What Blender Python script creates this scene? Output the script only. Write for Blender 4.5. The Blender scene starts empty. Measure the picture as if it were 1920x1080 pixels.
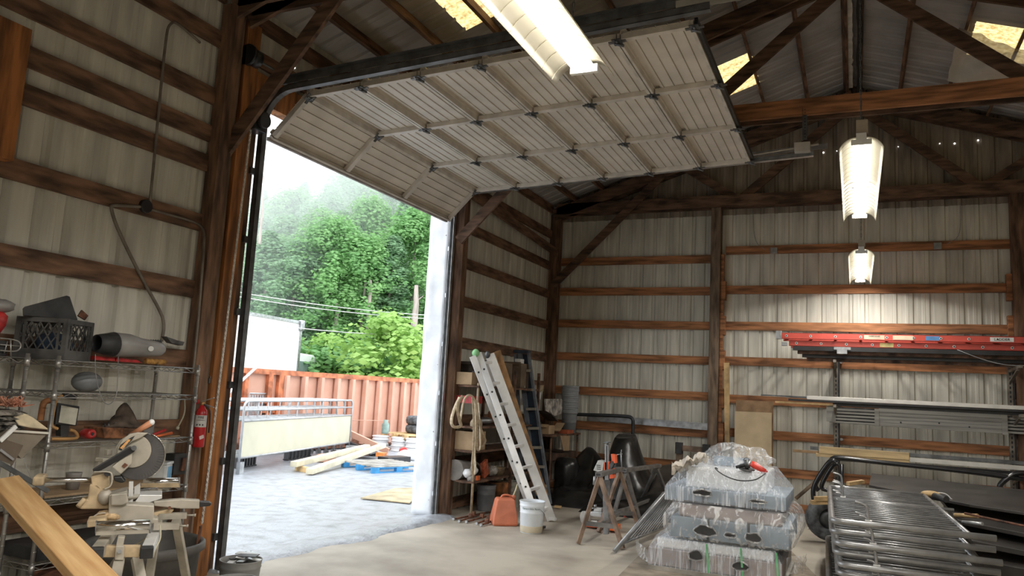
import bpy, math, random
from mathutils import Vector, Matrix, noise
random.seed(7)
sc = bpy.context.scene
COL = sc.collection

# ---------------------------------------------------------------- camera
F_PX = 1440.8
YAW, PITCH, ROLL = .422827, .1328, .053107
CAMP = Vector((0, 0, 1.7))
_F = Vector((-math.sin(YAW)*math.cos(PITCH), math.cos(YAW)*math.cos(PITCH), math.sin(PITCH)))
_r = _F.cross(Vector((0, 0, 1))).normalized(); _u = _r.cross(_F)
_R = _r*math.cos(ROLL)+_u*math.sin(ROLL); _U = -_r*math.sin(ROLL)+_u*math.cos(ROLL)
cam = bpy.data.objects.new('camera', bpy.data.cameras.new('camera'))
COL.objects.link(cam)
m = Matrix((_R, _U, -_F)).transposed().to_4x4(); m.translation = CAMP
cam.matrix_world = m
cam.data.sensor_width = 36; cam.data.lens = 36*F_PX/1920; cam.data.clip_end = 500
sc.camera = cam

# ---------------------------------------------------------------- sky and exposure
w = bpy.data.worlds.new('overcast_sky'); sc.world = w; w.use_nodes = True
nt = w.node_tree; bg = nt.nodes['Background']
bg.inputs[0].default_value = (.90, .95, 1.0, 1); bg.inputs[1].default_value = 3.1
sc.view_settings.view_transform = 'Standard'; sc.view_settings.look = 'None'
sc.view_settings.gamma = 1; sc.view_settings.use_curve_mapping = False
sc.view_settings.exposure = 0.25
TUBE_STRENGTH = 6.0
LAMP_POWER = 66.0
sc.cycles.max_bounces = 8; sc.cycles.diffuse_bounces = 5; sc.cycles.transparent_max_bounces = 12
sc.cycles.caustics_reflective = False; sc.cycles.caustics_refractive = False
sc.cycles.sample_clamp_indirect = 6; sc.cycles.volume_bounces = 2

# ---------------------------------------------------------------- helpers
def S(r, g=None, b=None):
    if g is None: g = b = r
    f = lambda c: (c/255/12.92 if c/255 <= .04045 else ((c/255+.055)/1.055)**2.4)
    return (f(r), f(g), f(b))
def ray(px, py):
    return _F+_R*((px-960)/F_PX)-_U*((py-540)/F_PX)
def AT(ax, val, px, py):                  # point of a world plane (0 x, 1 y, 2 z)
    d = ray(px, py); t = (val-CAMP[ax])/d[ax]; return CAMP+d*t
def ON(p0, n, px, py):
    d = ray(px, py); n = Vector(n); t = (Vector(p0)-CAMP).dot(n)/d.dot(n); return CAMP+d*t

MATS = {}
def mat(name, col, rough=.7, metal=0, var=.15, scale=6, stretch=(1, 1, 1), bump=0, col2=None, bscale=None, spec=.5, emit=0, alpha=1, coat=0, detail=4, lo=.35, hi=.65):
    if name in MATS: return MATS[name]
    mt = bpy.data.materials.new(name); mt.use_nodes = True; MATS[name] = mt
    n = mt.node_tree; b = n.nodes['Principled BSDF']
    b.inputs['Roughness'].default_value = rough; b.inputs['Metallic'].default_value = metal
    b.inputs['Specular IOR Level'].default_value = spec
    if coat: b.inputs['Coat Weight'].default_value = coat
    tc = n.nodes.new('ShaderNodeTexCoord'); mp = n.nodes.new('ShaderNodeMapping')
    n.links.new(tc.outputs['Object'], mp.inputs[0]); mp.inputs['Scale'].default_value = stretch
    nz = n.nodes.new('ShaderNodeTexNoise'); nz.inputs['Scale'].default_value = scale; nz.inputs['Detail'].default_value = detail
    n.links.new(mp.outputs[0], nz.inputs['Vector'])
    cr = n.nodes.new('ShaderNodeValToRGB')
    c2 = col2 or tuple(max(0, c*(1-var*2)) for c in col); c1 = col if col2 else tuple(min(1, c*(1+var)) for c in col)
    cr.color_ramp.elements[0].position = lo; cr.color_ramp.elements[1].position = hi
    cr.color_ramp.elements[0].color = (*c2, 1); cr.color_ramp.elements[1].color = (*c1, 1)
    n.links.new(nz.outputs[0], cr.inputs[0]); n.links.new(cr.outputs[0], b.inputs['Base Color'])
    if bump:
        bp = n.nodes.new('ShaderNodeBump'); bp.inputs['Strength'].default_value = bump; bp.inputs['Distance'].default_value = .01
        n2 = nz
        if bscale:
            n2 = n.nodes.new('ShaderNodeTexNoise'); n2.inputs['Scale'].default_value = bscale; n2.inputs['Detail'].default_value = 3
            n.links.new(mp.outputs[0], n2.inputs['Vector'])
        n.links.new(n2.outputs[0], bp.inputs['Height']); n.links.new(bp.outputs[0], b.inputs['Normal'])
    if emit:
        b.inputs['Emission Color'].default_value = (*col, 1); b.inputs['Emission Strength'].default_value = emit
    if alpha < 1: b.inputs['Alpha'].default_value = alpha
    return mt
def film(name, tint, clear, scale=30, stretch=(1, 1, .12), rough=.18, bump=.8):
    """wrinkled plastic film: part see-through, part milky, glossy creases"""
    mt = bpy.data.materials.new(name); mt.use_nodes = True; MATS[name] = mt
    n = mt.node_tree; b = n.nodes['Principled BSDF']; out = n.nodes['Material Output']
    b.inputs['Base Color'].default_value = (*tint, 1); b.inputs['Roughness'].default_value = rough; b.inputs['Specular IOR Level'].default_value = 1
    tc = n.nodes.new('ShaderNodeTexCoord'); mp = n.nodes.new('ShaderNodeMapping'); mp.inputs['Scale'].default_value = stretch
    nz = n.nodes.new('ShaderNodeTexNoise'); nz.inputs['Scale'].default_value = scale; nz.inputs['Detail'].default_value = 5; nz.inputs['Distortion'].default_value = 1.2
    n.links.new(tc.outputs['Object'], mp.inputs[0]); n.links.new(mp.outputs[0], nz.inputs['Vector'])
    mr = n.nodes.new('ShaderNodeMapRange'); mr.inputs[1].default_value = .50; mr.inputs[2].default_value = .66
    mr.inputs[3].default_value = clear; mr.inputs[4].default_value = clear*.42
    n.links.new(nz.outputs[0], mr.inputs[0])
    bp = n.nodes.new('ShaderNodeBump'); bp.inputs['Strength'].default_value = bump; bp.inputs['Distance'].default_value = .02
    n.links.new(nz.outputs[0], bp.inputs['Height']); n.links.new(bp.outputs[0], b.inputs['Normal'])
    tr = n.nodes.new('ShaderNodeBsdfTransparent'); mx = n.nodes.new('ShaderNodeMixShader')
    n.links.new(mr.outputs[0], mx.inputs[0]); n.links.new(b.outputs[0], mx.inputs[1]); n.links.new(tr.outputs[0], mx.inputs[2])
    n.links.new(mx.outputs[0], out.inputs['Surface'])
    return mt

class MB:
    def __init__(s): s.v = []; s.f = []; s.sm = []
    def add(s, vs, fs, smooth=False):
        o = len(s.v); s.v += [Vector(v) for v in vs]; s.f += [tuple(i+o for i in f) for f in fs]; s.sm += [smooth]*len(fs); return s
    def box(s, c, d, R=None):
        c = Vector(c); hx, hy, hz = (k/2 for k in d)
        vs = [Vector((x, y, z)) for x in (-hx, hx) for y in (-hy, hy) for z in (-hz, hz)]
        if R is not None: vs = [R @ v for v in vs]
        return s.add([c+v for v in vs], [(0, 1, 3, 2), (4, 6, 7, 5), (0, 4, 5, 1), (2, 3, 7, 6), (0, 2, 6, 4), (1, 5, 7, 3)])
    def bb(s, x0, x1, y0, y1, z0, z1): return s.box(((x0+x1)/2, (y0+y1)/2, (z0+z1)/2), (abs(x1-x0), abs(y1-y0), abs(z1-z0)))
    def beam(s, a, b, w, h, up=(0, 0, 1)):   # w across, h along up
        a = Vector(a); b = Vector(b); d = (b-a); L = d.length
        if L < 1e-6: return s
        d.normalize(); up = Vector(up); x = d.cross(up)
        if x.length < 1e-3: x = d.cross(Vector((1, 0, 0)))
        x.normalize(); z = x.cross(d)
        vs = [p+x*(w/2*i)+z*(h/2*j) for p in (a, b) for i, j in ((-1, -1), (1, -1), (1, 1), (-1, 1))]
        return s.add(vs, [(3, 2, 1, 0), (4, 5, 6, 7), (0, 1, 5, 4), (1, 2, 6, 5), (2, 3, 7, 6), (3, 0, 4, 7)])
    def tube(s, pts, r, n=8, cap=True, closed=False, flat=None):
        pts = [Vector(p) for p in pts]; rs = r if isinstance(r, (list, tuple)) else [r]*len(pts)
        N = len(pts); ring = []; prev = None
        for i, p in enumerate(pts):
            if closed: t = (pts[(i+1) % N]-pts[i-1])
            else: t = pts[min(i+1, N-1)]-pts[max(i-1, 0)]
            if t.length < 1e-9: t = Vector((0, 0, 1))
            t.normalize()
            if prev is None:
                x = t.cross(Vector((0, 0, 1)))
                if x.length < .1: x = t.cross(Vector((1, 0, 0)))
            else:
                x = prev-t*prev.dot(t)
                if x.length < 1e-4: x = t.cross(Vector((0, 0, 1)))
            x.normalize(); prev = x; y = t.cross(x)
            fx, fy = (flat or (1, 1))
            ring.append([p+x*(rs[i]*fx*math.cos(2*math.pi*k/n))+y*(rs[i]*fy*math.sin(2*math.pi*k/n)) for k in range(n)])
        vs = [v for rr in ring for v in rr]; fs = []
        for i in range(N if closed else N-1):
            j = (i+1) % N
            for k in range(n): fs.append((i*n+k, i*n+(k+1) % n, j*n+(k+1) % n, j*n+k))
        s.add(vs, fs, True)
        if cap and not closed:
            o = len(s.v)-len(vs)
            s.f.append(tuple(o+k for k in reversed(range(n)))); s.f.append(tuple(o+(N-1)*n+k for k in range(n))); s.sm += [False, False]
        return s
    def cyl(s, a, b, r, r2=None, n=16): return s.tube([a, b], [r, r if r2 is None else r2], n)
    def lathe(s, prof, c=(0, 0, 0), n=24, ax=None):   # prof (r,z)
        c = Vector(c); vs = []; fs = []
        R = Vector((0, 0, 1)).rotation_difference(Vector(ax)).to_matrix() if ax is not None else Matrix.Identity(3)
        for r, z in prof:
            for k in range(n): vs.append(c+R @ Vector((r*math.cos(2*math.pi*k/n), r*math.sin(2*math.pi*k/n), z)))
        for i in range(len(prof)-1):
            for k in range(n): fs.append((i*n+k, i*n+(k+1) % n, (i+1)*n+(k+1) % n, (i+1)*n+k))
        s.add(vs, fs, True)
        o = len(s.v)-len(vs)
        if prof[0][0] > 1e-4: s.f.append(tuple(o+k for k in reversed(range(n)))); s.sm.append(False)
        if prof[-1][0] > 1e-4: s.f.append(tuple(o+(len(prof)-1)*n+k for k in range(n))); s.sm.append(False)
        return s
    def prism(s, poly, ext):         # poly: list of 3d points; ext: vector
        e = Vector(ext); n = len(poly); p = [Vector(q) for q in poly]
        return s.add(p+[q+e for q in p], [tuple(range(n)), tuple(reversed(range(n, 2*n)))]+[(i, i+n, (i+1) % n+n, (i+1) % n) for i in range(n)])
    def ball(s, c, r, n=12, m=8, f=None):   # r scalar or (rx,ry,rz)
        c = Vector(c); r = r if isinstance(r, (tuple, list)) else (r, r, r); vs = []; fs = []
        for i in range(m+1):
            t = math.pi*i/m
            for k in range(n):
                p = Vector((math.sin(t)*math.cos(2*math.pi*k/n), math.sin(t)*math.sin(2*math.pi*k/n), math.cos(t)))
                q = 1 if f is None else f(p)
                vs.append(c+Vector((p.x*r[0]*q, p.y*r[1]*q, p.z*r[2]*q)))
        for i in range(m):
            for k in range(n): fs.append((i*n+k, (i+1)*n+k, (i+1)*n+(k+1) % n, i*n+(k+1) % n))
        return s.add(vs, fs, True)
    def grid(s, fn, nu, nv, smooth=True):   # fn(u,v) -> point, 0..1
        vs = [fn(i/nu, j/nv) for j in range(nv+1) for i in range(nu+1)]
        fs = [(j*(nu+1)+i, j*(nu+1)+i+1, (j+1)*(nu+1)+i+1, (j+1)*(nu+1)+i) for j in range(nv) for i in range(nu)]
        return s.add(vs, fs, smooth)
    def build(s, name, material, parent=None, local=False, bevel=0, solid=0, loc=None, smooth=None):
        me = bpy.data.meshes.new(name); vs = s.v
        o = bpy.data.objects.new(name, me); COL.objects.link(o)
        if parent is not None:
            o.parent = parent
            if not local:
                iv = FULL.get(parent.name, Matrix.Identity(4)).inverted(); vs = [iv @ v for v in vs]
            FULL[o.name] = FULL.get(parent.name, Matrix.Identity(4))
        elif not local:
            if loc is None:
                xs = [v.x for v in vs]; ys = [v.y for v in vs]; zs = [v.z for v in vs]
                loc = ((min(xs)+max(xs))/2, (min(ys)+max(ys))/2, min(zs))
            L = Vector(loc); o.location = L; vs = [v-L for v in vs]; FULL[o.name] = Matrix.Translation(L)
        me.from_pydata([tuple(v) for v in vs], [], s.f)
        if any(s.sm):
            for p, q in zip(me.polygons, s.sm): p.use_smooth = q
        me.materials.append(material)
        if bevel:
            md = o.modifiers.new('bevel', 'BEVEL'); md.width = bevel; md.segments = 2; md.limit_method = 'ANGLE'
        if solid:
            md = o.modifiers.new('solid', 'SOLIDIFY'); md.thickness = solid; md.offset = 0
        return o
FULL = {}
def tag(o, label=None, cat=None, group=None, kind=None):
    if label: o['label'] = label
    if cat: o['category'] = cat
    if group: o['group'] = group
    if kind: o['kind'] = kind
    return o
def thing(name, label, cat, loc=(0, 0, 0), rz=0, group=None, R=None):
    o = bpy.data.objects.new(name, None); COL.objects.link(o); o.empty_display_size = .1
    M = Matrix.Translation(Vector(loc)) @ (R.to_4x4() if R is not None else Matrix.Rotation(rz, 4, 'Z'))
    o.matrix_world = M; FULL[o.name] = M
    return tag(o, label, cat, group)
def setting(name, loc=(0, 0, 0)):
    o = bpy.data.objects.new(name, None); COL.objects.link(o); o.location = loc; FULL[o.name] = Matrix.Translation(Vector(loc)); o['kind'] = 'structure'
    return o
def dup(root, loc=None, rz=None, label=None, parent=None, R=None):
    r = root.copy(); COL.objects.link(r); r.parent = parent
    if R is not None: r.matrix_world = Matrix.Translation(Vector(loc)) @ R.to_4x4()
    elif loc is not None:
        r.location = loc
        if rz is not None: r.rotation_euler = (0, 0, rz)
    if label: r['label'] = label
    for ch in list(root.children):
        c = ch.copy(); COL.objects.link(c); c.parent = r
        for g in list(ch.children):
            d = g.copy(); COL.objects.link(d); d.parent = c
    return r
def text(body, size, material, parent, origin, xdir, ydir, extrude=.0006, align='CENTER', name='lettering'):
    cu = bpy.data.curves.new(name, 'FONT'); cu.body = body; cu.size = size; cu.extrude = extrude; cu.align_x = align; cu.align_y = 'CENTER'
    tmp = bpy.data.objects.new(name, cu); me = bpy.data.meshes.new_from_object(tmp); me.name = name; bpy.data.objects.remove(tmp)
    o = bpy.data.objects.new(name, me); COL.objects.link(o); me.materials.clear(); me.materials.append(material)
    x = Vector(xdir).normalized(); y = Vector(ydir); y = (y-x*y.dot(x)).normalized(); z = x.cross(y)
    M = Matrix((x, y, z)).transposed().to_4x4(); M.translation = Vector(origin)
    o.parent = parent; o.matrix_local = FULL.get(parent.name, Matrix.Identity(4)).inverted() @ M
    return o
def arc(c, r, a0, a1, n, e1, e2):
    c = Vector(c); e1 = Vector(e1); e2 = Vector(e2)
    return [c+e1*(r*math.cos(a0+(a1-a0)*i/n))+e2*(r*math.sin(a0+(a1-a0)*i/n)) for i in range(n+1)]
def smoothpts(pts, it=2):
    pts = [Vector(p) for p in pts]
    for _ in range(it):
        q = [pts[0]]
        for a, b in zip(pts, pts[1:]): q += [a*.75+b*.25, a*.25+b*.75]
        q.append(pts[-1]); pts = q
    return pts

# ---------------------------------------------------------------- materials
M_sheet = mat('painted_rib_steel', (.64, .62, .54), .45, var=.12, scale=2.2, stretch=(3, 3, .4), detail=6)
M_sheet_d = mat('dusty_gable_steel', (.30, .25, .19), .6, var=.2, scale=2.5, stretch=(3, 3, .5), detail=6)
M_roof = mat('roof_steel', (.46, .45, .44), .5, var=.12, scale=1.5, detail=5)
M_darkwood = mat('weathered_dark_lumber', (.20, .11, .065), .8, var=.33, scale=5, stretch=(3, .6, 3), bump=.3)
M_darkpost = mat('weathered_dark_post', (.19, .105, .062), .8, var=.33, scale=5, stretch=(3, 3, .5), bump=.3)
M_darkwood_x = mat('old_truss_lumber', (.15, .085, .052), .8, var=.35, scale=5, stretch=(.6, 3, 3), bump=.3)
M_girt = mat('orange_brown_lumber', (.40, .175, .075), .75, var=.3, scale=4, stretch=(.5, 3, 5), bump=.2)
M_post = mat('grey_brown_post', (.20, .14, .095), .8, var=.3, scale=5, stretch=(3, 3, .5), bump=.3)
M_orange_post = mat('orange_lit_lumber', (.36, .14, .04), .75, var=.3, scale=5, stretch=(3, 3, .4), bump=.2)  # lumber orange, with the jamb post's lit look put into the colour
M_pine = mat('pale_pine', (.62, .42, .20), .65, var=.2, scale=6, stretch=(1, 1, 1), bump=.15)
M_galv = mat('galvanised_steel', (.42, .43, .44), .38, metal=.8, var=.15, scale=12)
M_track = mat('dull_track_steel', (.16, .165, .17), .45, metal=.6, var=.2, scale=8)
M_doorw = mat('almond_door_skin', (.66, .60, .52), .45, var=.06, scale=3)
M_doorf = mat('almond_door_frame', (.62, .57, .50), .4, var=.1, scale=6)
M_black = mat('black_steel', (.02, .02, .022), .35, var=.2, scale=9)
M_rust = mat('rusty_brown_steel', (.16, .065, .035), .8, var=.4, scale=14)
M_white = mat('white_enamel', (.80, .80, .78), .35, var=.04)
M_conc = None
# ================================================================ shell
XL, XR, YB, YE = -5.19, 5.19, -4.0, 13.34
RZ, RS = 7.0, .345
def roofz(x): return RZ-RS*abs(x)
def rib_profile(w=.914, pitch=.2285, out=.024):
    pts = []
    for k in range(4):
        c = pitch*(k+.5)
        pts += [(c-.035, 0), (c-.018, out), (c+.018, out), (c+.035, 0)]
        if k < 3:
            pts += [(c+pitch*.38, 0), (c+pitch*.42, -.004), (c+pitch*.58, -.004), (c+pitch*.62, 0)]
    return [(0, 0)]+pts+[(w, 0)]
PROF = rib_profile()
def wall_sheet(parent, origin, along, out, z0, ztop, material, a0=0, a1=.914, name='cladding_sheet'):
    al = Vector(along); ou = Vector(out); o = Vector(origin); lo = []; hi = []
    pr = [(max(a0, min(a1, a)), d) for a, d in PROF]
    for a, d in pr:
        p = o+al*a+ou*(d+.001*random.random())
        lo.append(Vector((p.x, p.y, z0))); hi.append(Vector((p.x, p.y, ztop(p) if callable(ztop) else ztop)))
    n = len(pr); mb = MB(); mb.add(lo+hi, [(i, i+1, n+i+1, n+i) for i in range(n-1)], False)
    ob = mb.build(name, material, parent); ob.modifiers.new('solid', 'SOLIDIFY').thickness = .0012
    return ob
# floor slab with joint
M_conc = mat('shop_concrete', (.47, .42, .345), .62, scale=1.3, detail=9, col2=(.27, .235, .19), lo=.3, hi=.62, bump=.12, bscale=60)
fl = MB().bb(-5.25, 5.25, YB-.1, YE+.1, -.16, 0).build('floor', M_conc); fl['kind'] = 'structure'

wl = setting('wall_left', (XL, 4.5, 0))
y = YB
DO0, DO1, DOH = 5.36, 9.24, 4.28
while y < YE-.05:
    y1 = min(y+.914, YE)
    zb = 0
    # split sheets round the opening
    segs = []
    if y1 <= DO0 or y >= DO1: segs.append((0, y1-y, 0))
    else:
        if y < DO0: segs.append((0, DO0-y, 0)); segs.append((DO0-y, y1-y, DOH))
        elif y1 > DO1: segs.append((0, DO1-y, DOH)); segs.append((DO1-y, y1-y, 0))
        else: segs.append((0, y1-y, DOH))
    for a0, a1, z0 in segs:
        wall_sheet(wl, (XL, y, 0), (0, 1, 0), (-1, 0, 0), z0, 5.26, M_sheet, a0, a1)
    y = y1
# girts on the left wall
def girt(parent, p0, p1, h=.145, t=.038, m=None, up=(0, 0, 1), name='girt'):
    return MB().beam(p0, p1, t, h, up).build(name, m or M_darkwood, parent)
XG = -5.168
for z in (.1, .66, 1.25, 1.83, 2.42, 3.00, 3.52, 3.79, 4.13, 4.68, 5.10):
    girt(wl, (XG, YB, z), (XG, 4.86, z+random.uniform(-.01, .01)))
for z in (.1, .66, 1.25, 1.83, 2.35, 2.94, 3.50, 4.03, 4.62, 5.10):
    girt(wl, (XG, 9.4, z), (XG, 13.15, z+random.uniform(-.01, .01)), .15)
girt(wl, (XG, 5.0, 5.05), (XG, 9.4, 5.05)); girt(wl, (XG, 5.0, 4.7), (XG, 9.4, 4.7))
def post(parent, x0, x1, y0, y1, z0, z1, m, name='post'): return MB().bb(x0, x1, y0, y1, z0, z1).build(name, m, parent, bevel=.004)
post(wl, -5.17, -5.04, 4.84, 4.98, 0, 5.0, M_darkpost)
post(wl, -5.19, -5.10, 4.985, 5.06, 0, 5.0, M_post)
post(wl, -5.24, -5.07, 5.07, 5.24, 0, 4.95, M_orange_post)
post(wl, -5.26, -5.13, 5.245, 5.36, 0, 4.3, M_darkpost, 'door_jamb')
post(wl, -5.26, -5.13, 9.24, 9.36, 0, 4.3, M_darkpost, 'door_jamb')
post(wl, -5.2, -5.0, 9.37, 9.52, 0, 5.0, M_darkpost)
post(wl, -5.2, -5.0, 13.14, 13.3, 0, 5.0, M_darkpost)
MB().bb(-5.26, -5.13, 5.245, 9.36, 4.28, 4.56).build('door_header', M_orange_post, wl)
post(wl, -5.14, -5.03, 2.86, 3.12, 3.02, 3.93, M_orange_post, 'blocking')
# white weathered metal trim on the outer jamb
tr = MB()
def trimfn(u, v):
    x = -5.15-.31*u; z = 4.28*v
    return Vector((x, 9.222-.012*noise.noise(Vector((u*3, v*9, 2)))-.006*math.sin(v*40+u*3), z))
tr.grid(trimfn, 6, 60)
M_trim = mat('white_bent_flashing', (.78, .80, .83), .4, var=.07, scale=4, bump=.2)
o = tr.build('jamb_flashing', M_trim, wl); o.modifiers.new('s', 'SOLIDIFY').thickness = .004
MB().bb(-5.46, -5.27, 5.33, 5.36, 0, 4.3).build('jamb_flashing', M_trim, wl)
MB().bb(-5.46, -5.27, 9.25, 9.36, 0, 4.3).build('jamb_return', M_trim, wl)
for z in (.2, 1.1, 2, 2.9, 3.8): MB().ball((-5.2, 9.22, z), .008, 8, 5).build('screw', M_galv, wl)

we = setting('wall_end', (0, YE, 0))
x = XL
while x < XR-.05:
    x1 = min(x+.914, XR)
    wall_sheet(we, (x, YE, 0), (1, 0, 0), (0, 1, 0), 0, 5.0, M_sheet, 0, x1-x)
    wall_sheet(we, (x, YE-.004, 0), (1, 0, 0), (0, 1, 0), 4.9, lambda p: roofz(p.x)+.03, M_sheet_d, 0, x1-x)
    x = x1
YG = 13.30
for z in (.09, .62, 1.16, 1.77, 2.38, 2.98, 3.57, 4.13):
    MB().beam((-5.0, YG, z), (-2.23, YG, z+random.uniform(-.01, .01)), .038, .14).build('girt', M_girt, we)
for z in (.09, .63, 1.21, 1.76, 2.39, 2.98, 3.59, 4.27):
    MB().beam((-2.0, YG, z), (2.13, YG, z+random.uniform(-.01, .012)), .038, .14).build('girt', M_girt, we)
    MB().beam((2.3, YG, z), (5.0, YG, z), .038, .14).build('girt', M_girt, we)
post(we, -2.235, -2.075, 13.14, 13.31, 0, 5.0, M_post)
post(we, 2.13, 2.30, 13.12, 13.31, 0, 5.0, M_darkpost)
post(we, 5.0, 5.2, 13.14, 13.3, 0, 5.0, M_darkpost)
post(we, -2.07, -2.02, 13.2, 13.31, .3, 4.2, M_girt, 'nailer')
for z in (3.57, 2.98, 2.4, 1.76, 1.2): post(we, -2.02, -1.985, 13.2, 13.33, z-.16, z+.16, M_girt, 'nailer_block')
for z in (3.6, 2.98, 2.39, 1.76, 1.21): post(we, 2.06, 2.13, 13.2, 13.31, z-.2, z+.2, M_girt, 'nailer_block')

wr = setting('wall_right', (XR, 4.5, 0)); y = YB
while y < YE-.05:
    y1 = min(y+.914, YE); wall_sheet(wr, (XR, y, 0), (0, 1, 0), (1, 0, 0), 0, 5.26, M_sheet, 0, y1-y); y = y1
for z in (.66, 1.25, 1.83, 2.42, 3.0, 3.6, 4.2, 4.8): girt(wr, (5.168, YB, z), (5.168, 13.14, z))
wb = setting('wall_back', (0, YB, 0)); x = XL
while x < XR-.05:
    x1 = min(x+.914, XR); wall_sheet(wb, (x, YB, 0), (1, 0, 0), (0, -1, 0), 0, lambda p: roofz(p.x)-.01, M_sheet, 0, x1-x); x = x1

# ---------------------------------------------------------------- roof
M_sky = bpy.data.materials.new('yellowed_fibreglass'); M_sky.use_nodes = True
n = M_sky.node_tree; n.nodes.clear()
out = n.nodes.new('ShaderNodeOutputMaterial'); tl = n.nodes.new('ShaderNodeBsdfTranslucent'); df = n.nodes.new('ShaderNodeBsdfDiffuse'); tp = n.nodes.new('ShaderNodeBsdfTransparent')
nz = n.nodes.new('ShaderNodeTexNoise'); nz.inputs['Scale'].default_value = 25; nz.inputs['Detail'].default_value = 6
tc = n.nodes.new('ShaderNodeTexCoord'); n.links.new(tc.outputs['Object'], nz.inputs['Vector'])
cr = n.nodes.new('ShaderNodeValToRGB'); cr.color_ramp.elements[0].position = .35; cr.color_ramp.elements[1].position = .65
cr.color_ramp.elements[0].color = (.34, .215, .075, 1); cr.color_ramp.elements[1].color = (.62, .47, .22, 1)
n.links.new(nz.outputs[0], cr.inputs[0]); n.links.new(cr.outputs[0], tl.inputs[0]); n.links.new(cr.outputs[0], tp.inputs[0])
mx = n.nodes.new('ShaderNodeMixShader'); mx.inputs[0].default_value = .12
n.links.new(tl.outputs[0], mx.inputs[1]); n.links.new(tp.outputs[0], mx.inputs[2]); n.links.new(mx.outputs[0], out.inputs[0])
roof = setting('ceiling', (0, 4.5, 5.2))
SKY = {-1: [(5.0, 7.12, -3.93, -3.1), (10.55, 11.68, -1.86, -1.30)], 1: [(5.0, 7.12, 3.1, 3.93), (10.42, 11.4, 1.40, 2.35)]}
def roof_piece(side, ya, yb, xa, xb, material, name):
    lo = []; hi = []
    pr = [(p, d) for p, d in PROF if ya-Y0-1e-6 <= p <= yb-Y0+1e-6]
    if not pr or pr[0][0] > ya-Y0: pr = [(ya-Y0, 0)]+pr
    if pr[-1][0] < yb-Y0: pr.append((yb-Y0, 0))
    for a, d in pr:
        lo.append(Vector((xa, Y0+a, roofz(xa)+d))); hi.append(Vector((xb, Y0+a, roofz(xb)+d)))
    k = len(pr); mb = MB(); mb.add(lo+hi, [(i, i+1, k+i+1, k+i) for i in range(k-1)])
    return mb.build(name, material, roof)
Y0 = YB
while Y0 < YE+.2:
    Y1 = Y0+.914
    for side in (-1, 1):
        cuts = [s for s in SKY[side] if s[0] < Y1 and s[1] > Y0]
        ridge, eave = side*.02, side*5.45
        if not cuts: roof_piece(side, Y0, Y1, ridge, eave, M_roof, 'roof_sheet')
        else:
            s0, s1, xa, xb = cuts[0]; a = max(Y0, s0); b = min(Y1, s1)
            if side < 0: xa, xb = xb, xa      # xa nearer the ridge
            if a > Y0+.01: roof_piece(side, Y0, a, ridge, eave, M_roof, 'roof_sheet')
            if b < Y1-.01: roof_piece(side, b, Y1, ridge, eave, M_roof, 'roof_sheet')
            roof_piece(side, a, b, ridge, xa, M_roof, 'roof_sheet'); roof_piece(side, a, b, xb, eave, M_roof, 'roof_sheet')
            roof_piece(side, a, b, xa, xb, M_sky, 'skylight_panel')
    Y0 = Y1
MB().grid(lambda u, v: Vector((-.25+.5*u, YB-.1+(YE+.3-YB)*v, RZ+.015-abs(-.25+.5*u)*RS)), 2, 2, False).build('ridge_cap', M_roof, roof)
PX = [.10, .68, 1.30, 1.88, 2.48, 3.05, 3.62, 4.20, 4.72]
for side in (-1, 1):
    for x in PX:
        z = roofz(x)-.075-.012
        MB().beam((side*x, YB, z), (side*x, YE, z), .038, .14, (side*RS, 0, 1)).build('purlin', M_darkwood, roof)
# trusses
def truss(name, y, left_knee, near=False):
    t = setting(name, (0, y, 4.98))
    for yy, m_ in ((y-.09, M_darkwood_x), (y+.09, M_darkwood_x)):
        MB().beam((-5.05, yy, 5.09), (5.05, yy, 5.09), .04, .2).build('bottom_chord', M_girt if (yy < y and y == 9.1) else M_darkwood_x, t)
        for s in (-1, 1):
            MB().beam((s*5.1, yy, roofz(5.1)-.26), (0, yy, RZ-.28), .04, .21, (s*RS, 0, 1)).build('top_chord', M_darkwood_x, t)
    for s in (-1, 1):
        MB().beam((s*1.74, y, 5.14), (s*.10, y, 6.55), .038, .15, (1, 0, 1)).build('web', M_darkwood_x, t)
        MB().beam((s*1.82, y, 5.14), (s*2.75, y, 5.78), .038, .13, (-1, 0, 1)).build('web', M_darkwood_x, t)
    for a, b in left_knee:
        MB().beam(a, b, .04, .14, (1, 0, 0)).build('knee_brace', M_darkwood_x, t)
    return t
truss('trim_1', 5.0, [((-5.14, 4.98, 3.64), (-3.70, 4.98, 5.35))])
truss('trim_2', 9.1, [((-5.05, 9.32, 3.74), (-3.6, 9.3, 5.2))])
truss('trim_3', 13.17, [((-5.05, 13.02, 3.64), (-3.05, 13.02, 5.62))])
truss('trim_4', .8, [])
t5 = setting('trim_5', (-5.05, 9.5, 4.4))
MB().beam((-5.05, 9.52, 4.50), (-5.03, 13.2, 4.27), .04, .14).build('wall_brace', M_darkwood, t5)
# nail holes: a glowing material stands in for daylight leaking through
M_day = mat('painted_daylight', (1, 1, 1), emit=4)
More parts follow.
